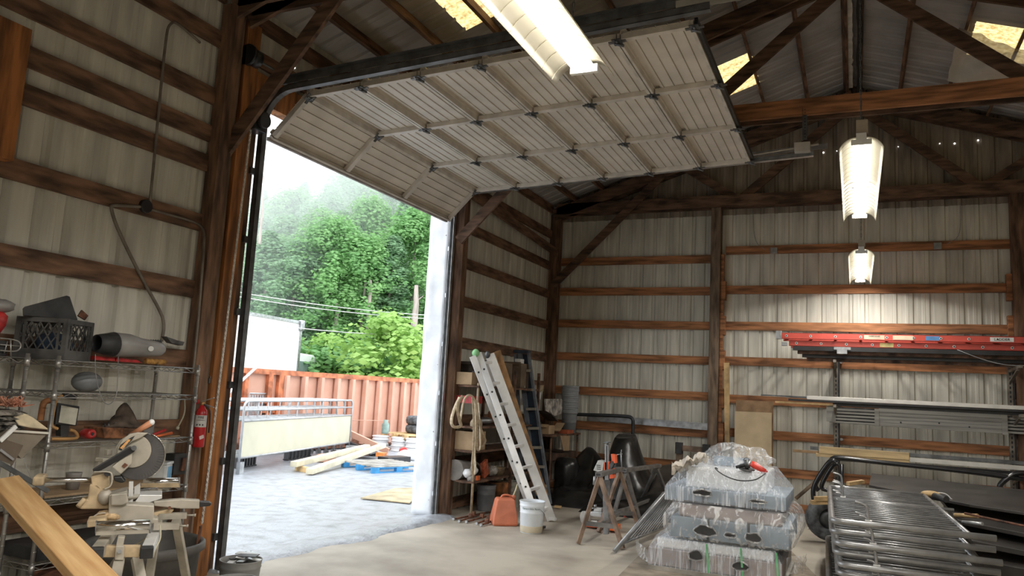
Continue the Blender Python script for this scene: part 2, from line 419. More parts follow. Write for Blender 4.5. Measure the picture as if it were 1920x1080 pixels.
# ================================================================ sectional door, open overhead
door = setting('door_1', (-5.0, 7.28, 3.97))
DY0, DY1 = 5.50, 9.06
def section(p, e, L=.598):
    """p: lower joint edge centre line (x,z); e: unit vector (x,z) along the section; n: towards the room"""
    ex = Vector((e[0], 0, e[1])); nn = Vector((e[1], 0, -e[0]))      # normal on the room side (down when horizontal)
    P = Vector((p[0], 0, p[1]))
    def pt(a, y, d): return P+ex*a+nn*d+Vector((0, y, 0))
    # skin with grooves running along y : profile in (a, depth)
    pr = [(.0, .0), (.030, .0), (.032, -.028), (.072, -.028), (.085, 0)]
    for k in range(5):
        a = .11+k*.095
        pr += [(a-.007, 0), (a-.005, .007), (a+.001, .007), (a+.004, -.010), (a+.008, 0)]
    pr += [(L-.045, 0), (L, 0)]
    mb = MB(); k = len(pr)
    mb.add([pt(a, DY0, d) for a, d in pr]+[pt(a, DY1, d) for a, d in pr], [(i, k+i, k+i+1, i+1) for i in range(k-1)])
    sk = mb.build('door_section', M_doorw, door); sk.modifiers.new('s', 'SOLIDIFY').thickness = .004
    # edge rails: deep lip at both long edges
    r = MB()
    for a0, a1 in ((.002, .022), (L-.030, L-.004)):
        for lo, hi in (((a0, -.002), (a1, .055)),):
            vs = [pt(a0, DY0, -.004), pt(a1, DY0, -.004), pt(a1, DY0, .055), pt(a0, DY0, .055), pt(a0, DY1, -.004), pt(a1, DY1, -.004), pt(a1, DY1, .055), pt(a0, DY1, .055)]
            r.add(vs, [(3, 2, 1, 0), (4, 5, 6, 7), (0, 1, 5, 4), (1, 2, 6, 5), (2, 3, 7, 6), (3, 0, 4, 7)])
    r.build('edge_rail', M_doorf, sk)
    for y in (DY0+.03, DY0+1.18, DY0+2.37, DY1-.03):
        s = MB()
        w_ = .05 if y in (DY0+.03, DY1-.03) else .065
        vs = [pt(a, y+i*w_/2, d) for a in (.03, L-.03) for i, d in ((-1, .0), (1, .0), (1, .048), (-1, .048))]
        s.add(vs, [(3, 2, 1, 0), (4, 5, 6, 7), (0, 1, 5, 4), (1, 2, 6, 5), (2, 3, 7, 6), (3, 0, 4, 7)])
        s.build('stile', M_doorf, sk, bevel=.003)
        h = MB(); c = pt(L, y, .05)
        h.beam(pt(L-.07, y, .052), pt(L+.07, y, .052), .035, .006, nn); h.beam(pt(L-.035, y, .054), pt(L+.035, y, .054), .11, .006, nn)
        h.cyl(pt(L, y-.045, .058), pt(L, y+.045, .058), .011, n=8); h.cyl(pt(L-.02, y, .058), pt(L+.05, y+.01, .09), .012, n=8)
        h.build('hinge', M_track, sk)
    return sk
a0 = Vector((-5.10, 3.985)); a1 = Vector((-4.715, 4.372)); e = (a1-a0).normalized()
section((a0.x, a0.y), (e.x, e.y), (a1-a0).length)
ez = Vector((.6, .026)).normalized()
for k in range(6): section((-4.70+.602*k, 4.385+.026*k), (ez.x, ez.y))
MB().beam((-5.115, DY0, 3.965), (-5.115, DY1, 3.965), .03, .035).build('bottom_seal', mat('perished_rubber_seal', (.28, .25, .22), .8), door)
MB().beam((-1.075, DY0, 4.53), (-1.075, DY1, 4.53), .025, .05).build('top_edge', M_black, door)
for px_t, py_t in ((1338, 150), (1381, 236)):
    text('12', .05, M_black, door, AT(2, 4.472, px_t, py_t), (0, 1, 0), (1, 0, 0))
# tracks
def track(y, s, name, x_end):
    t = tag(bpy.data.objects.new(name, None), 'grey steel door track curving from the %s door jamb up under the roof' % ('near left' if s > 0 else 'far right'), 'door track')
    COL.objects.link(t); t.location = (-5.08, y, 0); FULL[t.name] = Matrix.Translation(Vector((-5.08, y, 0)))
    R_ = .33
    cx = -5.08
    path = [(cx, y, .02), (cx, y, 4.06)]+[Vector((cx+R_-R_*math.cos(t_), y, 4.06+R_*math.sin(t_))) for t_ in [math.pi/2*.95*i/8 for i in range(1, 9)]]
    last = Vector(path[-1]); path.append(Vector((x_end, y, last.z+(x_end-last.x)*.045)))
    def prof(off0, off1, th0, th1, nm, m_):     # rectangular strip swept
        g = MB()
        P = [Vector(p) for p in path]; rings = []
        for i, p in enumerate(P):
            tg = (P[min(i+1, len(P)-1)]-P[max(i-1, 0)]).normalized(); nrm = Vector((tg.z, 0, -tg.x))
            rings.append([p+nrm*d+Vector((0, q, 0)) for d, q in ((off0, th0), (off1, th0), (off1, th1), (off0, th1))])
        vs = [v for r in rings for v in r]; fs = [(3, 2, 1, 0)]
        for i in range(len(P)-1):
            for k in range(4): fs.append((i*4+k, i*4+(k+1) % 4, (i+1)*4+(k+1) % 4, (i+1)*4+k))
        n_ = len(P)-1; fs.append((n_*4, n_*4+1, n_*4+2, n_*4+3)); g.add(vs, fs)
        return g.build(nm, m_, t)
    o_ = -s*.045
    m_ = M_track if s > 0 else M_galv
    prof(-.028, -.024, o_-.03*1, o_+.03, 'track_flange', m_); prof(.024, .028, o_-.03, o_+.03, 'track_flange', m_)
    prof(-.028, .028, o_-.03 if s > 0 else o_+.027, o_-.027 if s > 0 else o_+.03, 'track_web', m_)
    zr = last.z+(x_end-last.x)*.045
    # long angle iron above
    MB().beam((-4.95, y-s*.05, last.z+.07), (x_end+.15, y-s*.05, zr+.085), .005, .06).build('angle_iron', m_, t)
    MB().beam((-4.95, y-s*.075, last.z+.10), (x_end+.15, y-s*.075, zr+.115), .05, .005).build('angle_iron', m_, t)
    for z in (.3, .95, 1.62, 2.28, 2.95, 3.6):
        MB().bb(-5.13, -5.10, y-s*.10-.02, y-s*.03, z-.03, z+.03).build('bracket', M_galv if s < 0 else M_track, t)
    return t, zr
tL, zL = track(5.43, 1, 'door_track', -.95)
tR, zR_ = track(9.14, -1, 'door_track', -.42)
MB().beam((-1.2, 5.36, 4.60), (-.52, 5.36, 4.605), .004, .075).build('extension_angle', mat('dirty_white_angle', (.5, .48, .43), .5, metal=.3), tL)
MB().beam((-1.2, 5.33, 4.655), (-.9, 5.33, 4.68), .05, .03).build('spring_rod_holder', M_galv, tL)
MB().tube([(-1.55, 5.33, 4.70), (-.85, 5.33, 4.74)], .016, 8).build('extension_spring', M_galv, tL)
MB().cyl((-1.10, 9.12, 4.60), (-.62, 9.12, 4.65), .010, n=8).cyl((-.45, 9.12, 4.668), (-.36, 9.12, 4.676), .012, n=8).build('bumper_rod', M_doorf, tR)
MB().bb(-.62, -.45, 9.07, 9.17, 4.595, 4.70).build('bumper_box', M_doorf, tR)
hg = thing('perforated_hanger', 'perforated steel hanger strap from the orange truss chord down to the far door track', 'hanger', (-.5, 9.0, 4.6))
MB().beam((-.50, 8.995, 4.70), (-.50, 8.995, 5.12), .045, .006, (0, 1, 0)).beam((-.525, 9.01, 4.70), (-.525, 9.01, 5.08), .006, .04, (0, 1, 0)).build('strap', M_track, hg)
for k in range(10): MB().cyl((-.50, 8.992, 4.73+k*.036), (-.50, 8.990, 4.73+k*.036), .007, n=8).build('punched_hole', M_black, hg)
# chain hoist operator, drum and hand chain at the near jamb
op = thing('chain_hoist', 'black chain hoist and cable drum at the top of the near door jamb', 'hoist', (-5.02, 5.22, 3.9))
MB().bb(-5.10, -4.95, 5.14, 5.30, 3.93, 4.13).cyl((-4.95, 5.22, 4.03), (-4.90, 5.22, 4.03), .075, n=20).build('gear_housing', M_black, op, bevel=.01)
MB().cyl((-5.06, 5.10, 4.62), (-5.06, 5.20, 4.62), .085, n=20).cyl((-5.06, 5.07, 4.62), (-5.06, 5.10, 4.62), .1, n=20).build('cable_drum', M_black, op)
MB().cyl((-5.06, 5.10, 4.62), (-5.06, 9.3, 4.62), .013, n=8).build('torsion_shaft', M_track, op)
ch = MB(); q0 = Vector((-5.02, 5.17, 3.93)); q1 = Vector((-5.05, 5.10, .45)); NL = 150
for i in range(NL):
    p = q0.lerp(q1, i/NL); d = (q1-q0)/NL
    sx = Vector((.007, 0, 0)) if i % 2 else Vector((0, .007, 0))
    ch.tube([p+sx, p-d*.1, p-sx, p+d*.5-sx, p+d*1.15, p+d*.5+sx], .006, 4, closed=True)
tag(ch.build('hand_chain', mat('bright_chain', (.85, .83, .78), .5, metal=0)), 'long light steel hand chain hanging against the orange near door jamb', 'chain')
pl = thing('padlock', 'small grey padlock hanging open on the orange near door jamb', 'padlock', (-5.06, 5.07, 1.55))
q = AT(1, 5.06, 391, 714)
MB().box(q, (.035, .02, .045)).build('lock_body', M_track, pl, bevel=.004)
MB().tube(arc(q+Vector((0, 0, .028)), .016, -.3, math.pi+.2, 8, (1, 0, 0), (0, 0, 1)), .0035, 6).build('shackle', M_galv, pl)
# ================================================================ fluorescent strip lights
M_tube = mat('lit_fluorescent_tube', (1.0, .97, .90), emit=TUBE_STRENGTH)
def translucent(name, col):
    mt = bpy.data.materials.new(name); mt.use_nodes = True; n = mt.node_tree
    b = n.nodes['Principled BSDF']; out = n.nodes['Material Output']; b.inputs['Base Color'].default_value = (*col, 1); b.inputs['Roughness'].default_value = .3
    tl = n.nodes.new('ShaderNodeBsdfTranslucent'); tl.inputs[0].default_value = (*col, 1); mx = n.nodes.new('ShaderNodeMixShader'); mx.inputs[0].default_value = .25
    n.links.new(b.outputs[0], mx.inputs[1]); n.links.new(tl.outputs[0], mx.inputs[2]); n.links.new(mx.outputs[0], out.inputs[0]); return mt
M_refl = translucent('cream_reflector', (.74, .69, .56))
def fixture(loc, label):
    t = thing('strip_light', label, 'light fixture', loc, 0, 'tandem fluorescent strip lights')
    x0 = MB(); L = 2.44
    x0.bb(-.035, .035, 0, L, .0, .055); x0.build('ballast_housing', M_white, t, local=True, bevel=.004)
    for s in (-1, 1):
        r = MB()
        def fn(u, v, s=s):
            a = u*1.15; return Vector((s*(.035+.115*math.sin(a)/math.sin(1.15)), L*v, .02-.085*(1-math.cos(a))/(1-math.cos(1.15))))
        r.grid(fn, 8, 2)
        o = r.build('reflector_wing', M_refl, t, local=True); o.modifiers.new('s', 'SOLIDIFY').thickness = .002
        rb = MB()
        for k in range(19):
            yy = .07+k*.128
            rb.tube([Vector((fn(u/6, 0).x, yy, fn(u/6, 0).z-.002)) for u in range(0, 7)], .0022, 4)
        rb.build('reflector_ribs', M_refl, o, local=True)['kind'] = 'stuff'
    for s in (-1, 1):
        for h in (0, 1):
            g = MB().cyl((s*.036, .04+h*1.2, -.012), (s*.036, 1.2+h*1.2, -.012), .0185, n=12)
            g.build('lamp_tube', M_tube, t, local=True)
    for yy in (.0, 1.22, 2.42):
        MB().bb(-.07, .07, yy-.012 if yy else 0, yy+.012, -.035, .004).build('lamp_holder', M_white, t, local=True)
    la = bpy.data.lights.new('lamp_glow', 'AREA'); la.shape = 'RECTANGLE'; la.size = .075; la.size_y = 2.36; la.energy = LAMP_POWER; la.color = (1, .965, .90)
    lo = bpy.data.objects.new('lamp_glow', la); COL.objects.link(lo); lo.parent = t; lo.location = (0, 1.22, -.034)
    return t
z0 = 3.66
L2 = fixture((.055, 5.98, z0), 'lit strip light hanging over the middle of the shop, second from the camera')
L1 = dup(L2, (-1.20, .97, 3.29), 0, 'large lit strip light nearest the camera, in front of the open overhead door')
L3 = dup(L2, (.085, 10.35, z0), 0, 'smallest lit strip light, farthest away near the end wall')
L4 = dup(L2, (1.9, 1.0, z0+.1), 0, 'lit strip light added out of view behind and right of the camera')  # three unseen fixtures added to light the shop from behind the camera
L5 = dup(L2, (1.9, -3.3, z0+.1), 0, 'lit strip light added unseen at the back of the shop behind the camera')
L6 = dup(L2, (-1.5, -3.0, z0+.1), 0, 'lit strip light added unseen behind the camera near the left wall')
# hanging chains and wire
for (x, y, lab) in ((.055, 6.05, 'thin chain and cable dropping to the near end of the second strip light'), (-1.20, 3.2, 'thin chain to the far end of the large nearest strip light'),
                    (.085, 10.45, 'thin chain to the near end of the farthest strip light'), (.075, 8.35, 'thin chain to the far end of the second strip light')):
    g = MB(); zt = roofz(x)-.12
    zb = 3.29 if x < -1 else z0
    N = int((zt-zb-.05)/.045)
    for i in range(N):
        p = Vector((x, y, zb+.06+i*.045)); sx = Vector((.006, 0, 0)) if i % 2 else Vector((0, .006, 0))
        g.tube([p-sx, p+Vector((0, 0, -.004)), p+sx, p+sx+Vector((0, 0, .04)), p+Vector((0, 0, .048)), p-sx+Vector((0, 0, .04))], .0022, 4, closed=True)
    tag(g.build('hanging_chain', M_track), lab, 'chain')
hb = MB().bb(.02, .10, 6.0, 6.03, z0+.055, z0+.16); tag(hb.build('hanger_plate', mat('tan_hanger_plate', (.45, .38, .30), .6)), 'small tan plate above the near end of the second strip light', 'bracket')
hb = MB().bb(.05, .13, 10.37, 10.40, z0+.055, z0+.14); tag(hb.build('hanger_plate', MATS['tan_hanger_plate']), 'small tan plate above the near end of the farthest strip light', 'bracket')
# ================================================================ yard
M_asph = mat('wet_asphalt', (.36, .38, .41), .34, scale=5, detail=14, col2=(.20, .205, .215), lo=.25, hi=.55, bump=1.0, bscale=26)
g = MB(); NX, NY = 60, 110
def edge_x(y):   # how far the broken asphalt runs in under the door
    t = max(0, min(1, (y-5.2)/4.2))
    return -4.72-.30*(1-t)+.16*noise.noise(Vector((y*1.7, 0, 3)))+.05*noise.noise(Vector((y*7, 0, 1)))
def afn(u, v):
    y = -5+44*(v**1.0) if False else None
    return None
rows = [4+9*i/70 for i in range(71)]
rows = [-12, -6, 0, 3, 4.5]+[5.26+4.2*i/70 for i in range(71)]+[9.9, 10.5, 11.5, 13, 15, 18, 22, 28, 40]
vs = []; cols = 26
for y in rows:
    inside = 5.3 < y < 9.3
    ex = edge_x(y) if inside else -5.26
    for i in range(cols+1):
        if i <= 12: x = ex-(ex+5.9)*0-(i/12)*(ex+5.9)
        else: x = -5.9-((i-12)/14)**1.8*30
        if x > -5.26 and not inside: x = -5.26
        d = ex-x
        z = -.03 if not inside else (-.012+.055*math.exp(-((d-.25)/.28)**2)-.02*min(1, d))
        if d < .005: z = -.03
        if not inside: z = -.05
        z += .008*noise.noise(Vector((x*3, y*3, 0)))
        if x < -5.5: z = -.05+.02*noise.noise(Vector((x*.7, y*.7, 5)))+.006*noise.noise(Vector((x*4, y*4, 0)))
        vs.append(Vector((x, y, z)))
fs = [(j*(cols+1)+i, (j+1)*(cols+1)+i, (j+1)*(cols+1)+i+1, j*(cols+1)+i+1) for j in range(len(rows)-1) for i in range(cols)]
g.add(vs, fs, True)
gr = g.build('ground', M_asph); gr['kind'] = 'structure'
M_grass = mat('rough_hill_soil', (.10, .15, .05), .9, scale=.8, var=.3)
hill = MB()
def hfn(u, v):
    a = -70+120*u; d = 34+75*v
    x = -d*.62+a*.8; y = d*.80+a*.6
    return Vector((x, y, -.1+8*v**1.2+1.0*noise.noise(Vector((u*6, v*6, 0)))))
hill.grid(hfn, 40, 20); hl = hill.build('hillside', M_grass); hl['kind'] = 'structure'
base = MB().bb(-90, -5.5, 20, 80, -.5, -.2).bb(-90, -36, -20, 40, -.5, -.08); b_ = base.build('gravel_ground', mat('pale_gravel', (.3, .29, .27), .9, scale=3)); b_['kind'] = 'structure'

# --- forest
def leafmat(name, c, c2):
    mt = mat(name, c, .6, scale=.45, col2=c2, lo=.3, hi=.7, detail=3)
    n = mt.node_tree; b = n.nodes['Principled BSDF']; out = n.nodes['Material Output']
    tl = n.nodes.new('ShaderNodeBsdfTranslucent'); mx = n.nodes.new('ShaderNodeMixShader'); mx.inputs[0].default_value = .45
    cr = [q for q in n.nodes if q.type == 'VALTORGB'][0]; n.links.new(cr.outputs[0], tl.inputs[0])
    n.links.new(b.outputs[0], mx.inputs[1]); n.links.new(tl.outputs[0], mx.inputs[2]); n.links.new(mx.outputs[0], out.inputs[0]); return mt
M_leafA = leafmat('mid_green_leaves', (.30, .52, .20), (.15, .33, .11))
M_leafB = leafmat('misty_green_leaves', (.30, .47, .26), (.17, .31, .16))
M_leafC = leafmat('bright_yellow_green_leaves', (.44, .64, .20), (.27, .46, .11))
M_bark = mat('grey_bark', (.36, .32, .27), .9, scale=5, stretch=(3, 3, .5))
def crown_mesh(seed, h, w, nclump, nleaf, ls, low=.25, conic=False):
    rnd = random.Random(seed); mb = MB()
    for _ in range(nclump):
        t = low+(1-low)*rnd.random()**.8
        rr = w*(1-t)**.8*1.25 if conic else w*math.sin(math.pi*min(1, (t-low)/(1-low)*.85+.12))**.7
        a = rnd.random()*6.283; q = rr*rnd.random()**.5
        c = Vector((q*math.cos(a), q*math.sin(a), h*t)); cr_ = w*(.30 if not conic else .2)*(.7+.6*rnd.random())
        for _ in range(nleaf):
            d = Vector((rnd.gauss(0, 1), rnd.gauss(0, 1), rnd.gauss(0, .7))); d.normalize(); p = c+d*cr_*rnd.random()**.35
            n_ = (d+Vector((rnd.uniform(-.7, .7), rnd.uniform(-.7, .7), rnd.uniform(-.2, 1)))).normalized()
            x = n_.cross(Vector((0, 0, 1)));
            if x.length < .05: x = Vector((1, 0, 0))
            x.normalize(); y_ = n_.cross(x); s = ls*(.6+.8*rnd.random()); b2 = s*.55
            mb.add([p-x*s, p-y_*b2, p+x*s, p+y_*b2], [(0, 1, 2, 3)])
    return mb
def make_tree(name, label, cat, grp, seed, h, w, ncl, nl, ls, m_, low=.25, conic=False, trunk=True):
    t = thing(name, label, cat, (0, 0, 0), 0, grp)
    crown_mesh(seed, h, w, ncl, nl, ls, low, conic).build('foliage', m_, t, local=True)
    if trunk:
        MB().tube([(0, 0, -1), (.1, .05, h*.3), (-.05, .1, h*.6), (0, 0, h*.9)], [.28, .24, .16, .05], 7).build('trunk', M_bark, t, local=True)
    return t
protos = [make_tree('forest_tree', 'leafy green tree standing in the misty wooded hillside beyond the yard', 'tree', 'trees on the wooded hillside', 11+i, 17+3*i, 3.4, 150, 110, .15, (M_leafA, M_leafB, M_leafB)[i], .22, i == 2) for i in range(3)]
rnd = random.Random(5); cnt = 0
dirL = ray(470, 600); dirR = ray(810, 600)
import itertools
for row, (dist, n_) in enumerate(((40, 10), (47, 11), (56, 12), (66, 13))):
    for k in range(n_):
        fr = (k+rnd.uniform(-.25, .25))/(n_-1)
        px = 380+fr*520
        d = ray(px, 560); d = Vector((d.x, d.y, 0)).normalized()
        dd = dist+rnd.uniform(-3, 3); loc = CAMP+d*dd; hz = (-.1+13*max(0, (dd-36)/75)**1.2)
        loc.z = hz-.5
        pr = protos[rnd.randrange(3)]
        yt = (352 if px < 520 else 326 if px < 640 else 300)+rnd.uniform(0, 26)+(3-row)*34*rnd.uniform(.6, 1.4)
        rt = ray(px, yt); zt = 1.7+rt.z*dd/math.hypot(rt.x, rt.y); hh = (17, 20, 23)[protos.index(pr)]
        s = max(.35, (zt-loc.z)/hh)
        o = pr if cnt < 0 else dup(pr, loc, rnd.random()*6.28)
        sw = max(s, .62); o.scale = (sw, sw, s); cnt += 1
for i, pr in enumerate(protos):
    d = ray(520+i*110, 560); d = Vector((d.x, d.y, 0)).normalized(); pr.location = CAMP+d*(44+i*5); pr.location.z = 0; pr.scale = (.7, .7, .55)
shr = [make_tree('yard_shrub', 'bright yellow-green bush at the foot of the wooded hillside', 'shrub', 'bright bushes below the trees', 31+i, 3.0+.6*i, 2.0, 40, 90, .12, M_leafC if i else M_leafA, .05, False, False) for i in range(2)]
for k in range(20):
    px = 470+k*19+rnd.uniform(-8, 8)
    d = ray(px, 660); d = Vector((d.x, d.y, 0)).normalized(); loc = CAMP+d*(31+rnd.uniform(-1.5, 3)+max(0, (600-px)*.03)); loc.z = -.3+rnd.uniform(0, .6)
    o = dup(shr[k % 2 if k % 5 else 0], loc, rnd.random()*6.28); s = rnd.uniform(.75, 1.1); o.scale = (s, s, s*rnd.uniform(.8, 1.1))
shr[0].location = CAMP+Vector((ray(700, 660).x, ray(700, 660).y, 0)).normalized()*33; shr[0].location.z = 0
shr[1].location = CAMP+Vector((ray(760, 660).x, ray(760, 660).y, 0)).normalized()*33; shr[1].location.z = 0
# bare trunks seen in front of the foliage
M_trunkpale = mat('pale_dead_trunk', (.42, .35, .31), .9, scale=4, stretch=(3, 3, .5))
for i, (px, y0, y1, lab) in enumerate(((629, 608, 568, 'short pale broken tree trunk in the woods above the truck cab'), (776, 612, 535, 'tall pinkish bare trunk in the woods near the right door jamb'), (722, 632, 590, 'thin pale stub of a trunk in the middle of the woods'), (693, 560, 525, 'slim grey trunk high in the woods'), (487, 450, 330, 'bare tree trunk at the left edge of the woods by the near jamb'))):
    P0 = Vector((0, 0, 0)); d = ray(px, y0); tt = 37/math.hypot(d.x, d.y); a = CAMP+d*tt; d2 = ray(px+(y0-y1)*.06, y1); b = CAMP+d2*(37/math.hypot(d2.x, d2.y))
    t = thing('bare_trunk', lab, 'tree trunk', (a.x, a.y, a.z-3))
    kf = (.5, .8, .4, .4, .3)[i]; MB().tube([a-Vector((0, 0, 3.5 if i != 4 else .2)), a, a.lerp(b, .5)+Vector((.05, 0, 0)), b], [.24*kf, .22*kf, .18*kf, .12*kf], 8).build('stem', M_trunkpale, t)
    MB().cyl(a.lerp(b, .6), a.lerp(b, .6)+Vector((.3, .2, .3)), .04*kf, .02*kf, 6).build('branch_stub', M_trunkpale, t)
# power lines
for i, (ya, yb, lab) in enumerate(((540, 588, 'upper power line crossing in front of the woods'), (549, 594, 'second power line just under the upper one'), (600, 623, 'lowest power line crossing just above the truck cab'))):
    a = ray(300, ya-18); b = ray(900, yb+8); a = CAMP+a*(26/math.hypot(a.x, a.y)); b = CAMP+b*(33/math.hypot(b.x, b.y))
    pts = [a.lerp(b, k/12)-Vector((0, 0, .25*math.sin(math.pi*k/12))) for k in range(13)]
    tag(MB().tube(pts, .016, 5).build('power_line', mat('pale_wire', (.55, .56, .55), .5)), lab, 'cable')
# ================================================================ things in the yard
M_dump = mat('faded_orange_rust_paint', (.66, .39, .29), .6, scale=1.6, col2=(.56, .29, .20), lo=.35, hi=.7, detail=8)
M_dumpd = mat('bare_orange_rust_paint', (.55, .17, .07), .65, var=.25, scale=5)
M_cream = mat('cream_board', (.60, .57, .43), .5, var=.04, scale=2)
M_tubeg = mat('pale_grey_tube', (.45, .46, .47), .35, metal=.5, var=.1)
M_tyre = mat('weathered_tyre', (.10, .105, .11), .8, var=.3, scale=14)
DL = Vector((-12.75, 11.6, 0)); DR = Vector((-12.0, 24, 0)); dax = (DR-DL).normalized(); dn = Vector((dax.y, -dax.x, 0))   # dn points to the shop
ZR = 1.86
dm = thing('roll_off_container', 'long faded orange steel roll-off container with upright ribs across the yard', 'container', (-12.6, 17, -.05))
L_ = (DR-DL).length
dz = .18
g = MB().prism([DL+Vector((0, 0, dz)), DR+Vector((0, 0, dz)), DR+Vector((0, 0, ZR)), DL+Vector((0, 0, ZR))], -dn*.05)
g.prism([DL-dn*2.4+Vector((0, 0, dz)), DR-dn*2.4+Vector((0, 0, dz)), DR-dn*2.4+Vector((0, 0, ZR)), DL-dn*2.4+Vector((0, 0, ZR))], -dn*.05)
g.prism([DL+Vector((0, 0, dz)), DR+Vector((0, 0, dz)), DR-dn*2.4+Vector((0, 0, dz)), DL-dn*2.4+Vector((0, 0, dz))], Vector((0, 0, .05)))
g.prism([DR+Vector((0, 0, dz)), DR-dn*2.4+Vector((0, 0, dz)), DR-dn*2.4+Vector((0, 0, ZR)), DR+Vector((0, 0, ZR))], dax*.05)
g.prism([DL+Vector((0, 0, dz)), DL-dn*2.4+Vector((0, 0, dz)), DL-dn*2.4+Vector((0, 0, ZR)), DL+Vector((0, 0, ZR))], -dax*.05)
g.build('body', M_dump, dm)
for off in (0, -2.4):
    MB().beam(DL+dn*(.04+off)+Vector((0, 0, ZR-.02)), DR+dn*(.04+off)+Vector((0, 0, ZR-.02)), .12, .12).build('top_rail', M_dumpd, dm)
for px in (529, 564, 595, 626, 654, 679, 705, 729, 751, 771, 791, 808):
    p = ON(DL, dn, px, 740); p = Vector((p.x, p.y, 0))+dn*.05
    r_ = MB(); q = [p-dax*.075, p+dax*.075, p+dax*.05+dn*.11, p-dax*.05+dn*.11]
    r_.prism([Vector((v.x, v.y, dz-.12)) for v in q], Vector((0, 0, ZR-.08-dz+.12))); r_.build('side_rib', M_dump, dm)
p = ON(DL, dn, 520, 740)
for (pa, za, pb, zb, w_) in ((455, 1.1, 455, ZR, .10), (500, .2, 500, ZR, .14), (520, .2, 520, ZR, .16), (440, 1.15, 505, 1.15, .08), (458, .3, 483, 1.02, .09), (483, 1.05, 483, .2, .10), (476, .95, 512, .95, .12)):
    a = ON(DL, dn, pa, 740); b = ON(DL, dn, pb, 740)
    MB().beam(Vector((a.x, a.y, za))+dn*.05, Vector((b.x, b.y, zb))+dn*.05, w_, .10, dn).build('door_frame_bar', M_dumpd, dm)
MB().beam(DL+Vector((0, 0, .08)), DR+Vector((0, 0, .08)), .15, .2).beam(DL-dn*2.2+Vector((0, 0, .08)), DR-dn*2.2+Vector((0, 0, .08)), .15, .2).build('skid_rail', M_rust, dm)
MB().tube([ON(DL+dn*.3, dn, 655, 788), ON(DL+dn*.3, dn, 730, 789)], .012, 6).build('chain_bar', M_dump, dm)

# box truck
tk = thing('box_truck', 'white box truck parked behind the orange container at the left', 'truck', (-19, 19, -.1))
TL = Vector((-18.3, 15.0, 0)); TRt = Vector((-19.1, 23.3, 0)); tx = (TRt-TL).normalized(); tn = Vector((tx.y, -tx.x, 0))
M_tw = mat('glossy_white_panel', (.86, .87, .88), .3, var=.02)
g = MB().prism([TL+Vector((0, 0, 1.0)), TRt+Vector((0, 0, 1.0)), TRt+Vector((0, 0, 3.88)), TL+Vector((0, 0, 3.88))], -tn*2.5)
g.build('cargo_box', M_tw, tk, bevel=.04)
MB().beam(TL+tn*.015+Vector((0, 0, 3.83)), TRt+tn*.015+Vector((0, 0, 3.83)), .03, .11).build('top_trim', M_galv, tk)
MB().beam(TRt+tn*.01-tx*.06+Vector((0, 0, 1.0)), TRt+tn*.01-tx*.06+Vector((0, 0, 3.88)), .12, .03, tn).build('corner_post', M_galv, tk)
MB().box(TRt+Vector((0, 0, 3.72))+tn*.03-tx*.1, (.22, .22, .4)).build('corner_cap', M_galv, tk, bevel=.05)
CB = TRt+tx*.25-tn*.3
cab = [CB+Vector((0, 0, .6)), CB+tx*2.1+Vector((0, 0, .6)), CB+tx*2.1+Vector((0, 0, 1.6)), CB+tx*1.55+Vector((0, 0, 2.5)), CB+tx*1.2+Vector((0, 0, 2.68)), CB+Vector((0, 0, 2.72))]
MB().prism(cab, -tn*1.9).build('cab', M_tw, tk, bevel=.06)
gl = mat('dark_window_glass', (.20, .26, .25), .05, var=.05)
MB().prism([CB+tx*.12+Vector((0, 0, 1.75)), CB+tx*1.0+Vector((0, 0, 1.75)), CB+tx*1.0+Vector((0, 0, 2.4)), CB+tx*.12+Vector((0, 0, 2.4))], tn*.02).build('side_window', gl, tk)
MB().prism([CB+tx*1.1+Vector((0, 0, 1.75)), CB+tx*1.42+Vector((0, 0, 1.75)), CB+tx*1.3+Vector((0, 0, 2.4)), CB+tx*1.1+Vector((0, 0, 2.4))], tn*.02).build('side_window', gl, tk)
for a in (1.6, 6.5): MB().cyl(TL+tx*a+Vector((0, 0, .45)), TL+tx*a-tn*.3+Vector((0, 0, .45)), .48, n=20).build('wheel', M_tyre, tk)
MB().cyl(TRt+tx*1.5+Vector((0, 0, .45)), TRt+tx*1.5-tn*.3+Vector((0, 0, .45)), .48, n=20).build('wheel', M_tyre, tk)
MB().beam(TL-tn*1+Vector((0, 0, .85)), TRt+tx*1.8-tn*1+Vector((0, 0, .85)), .9, .2).build('chassis', M_black, tk)

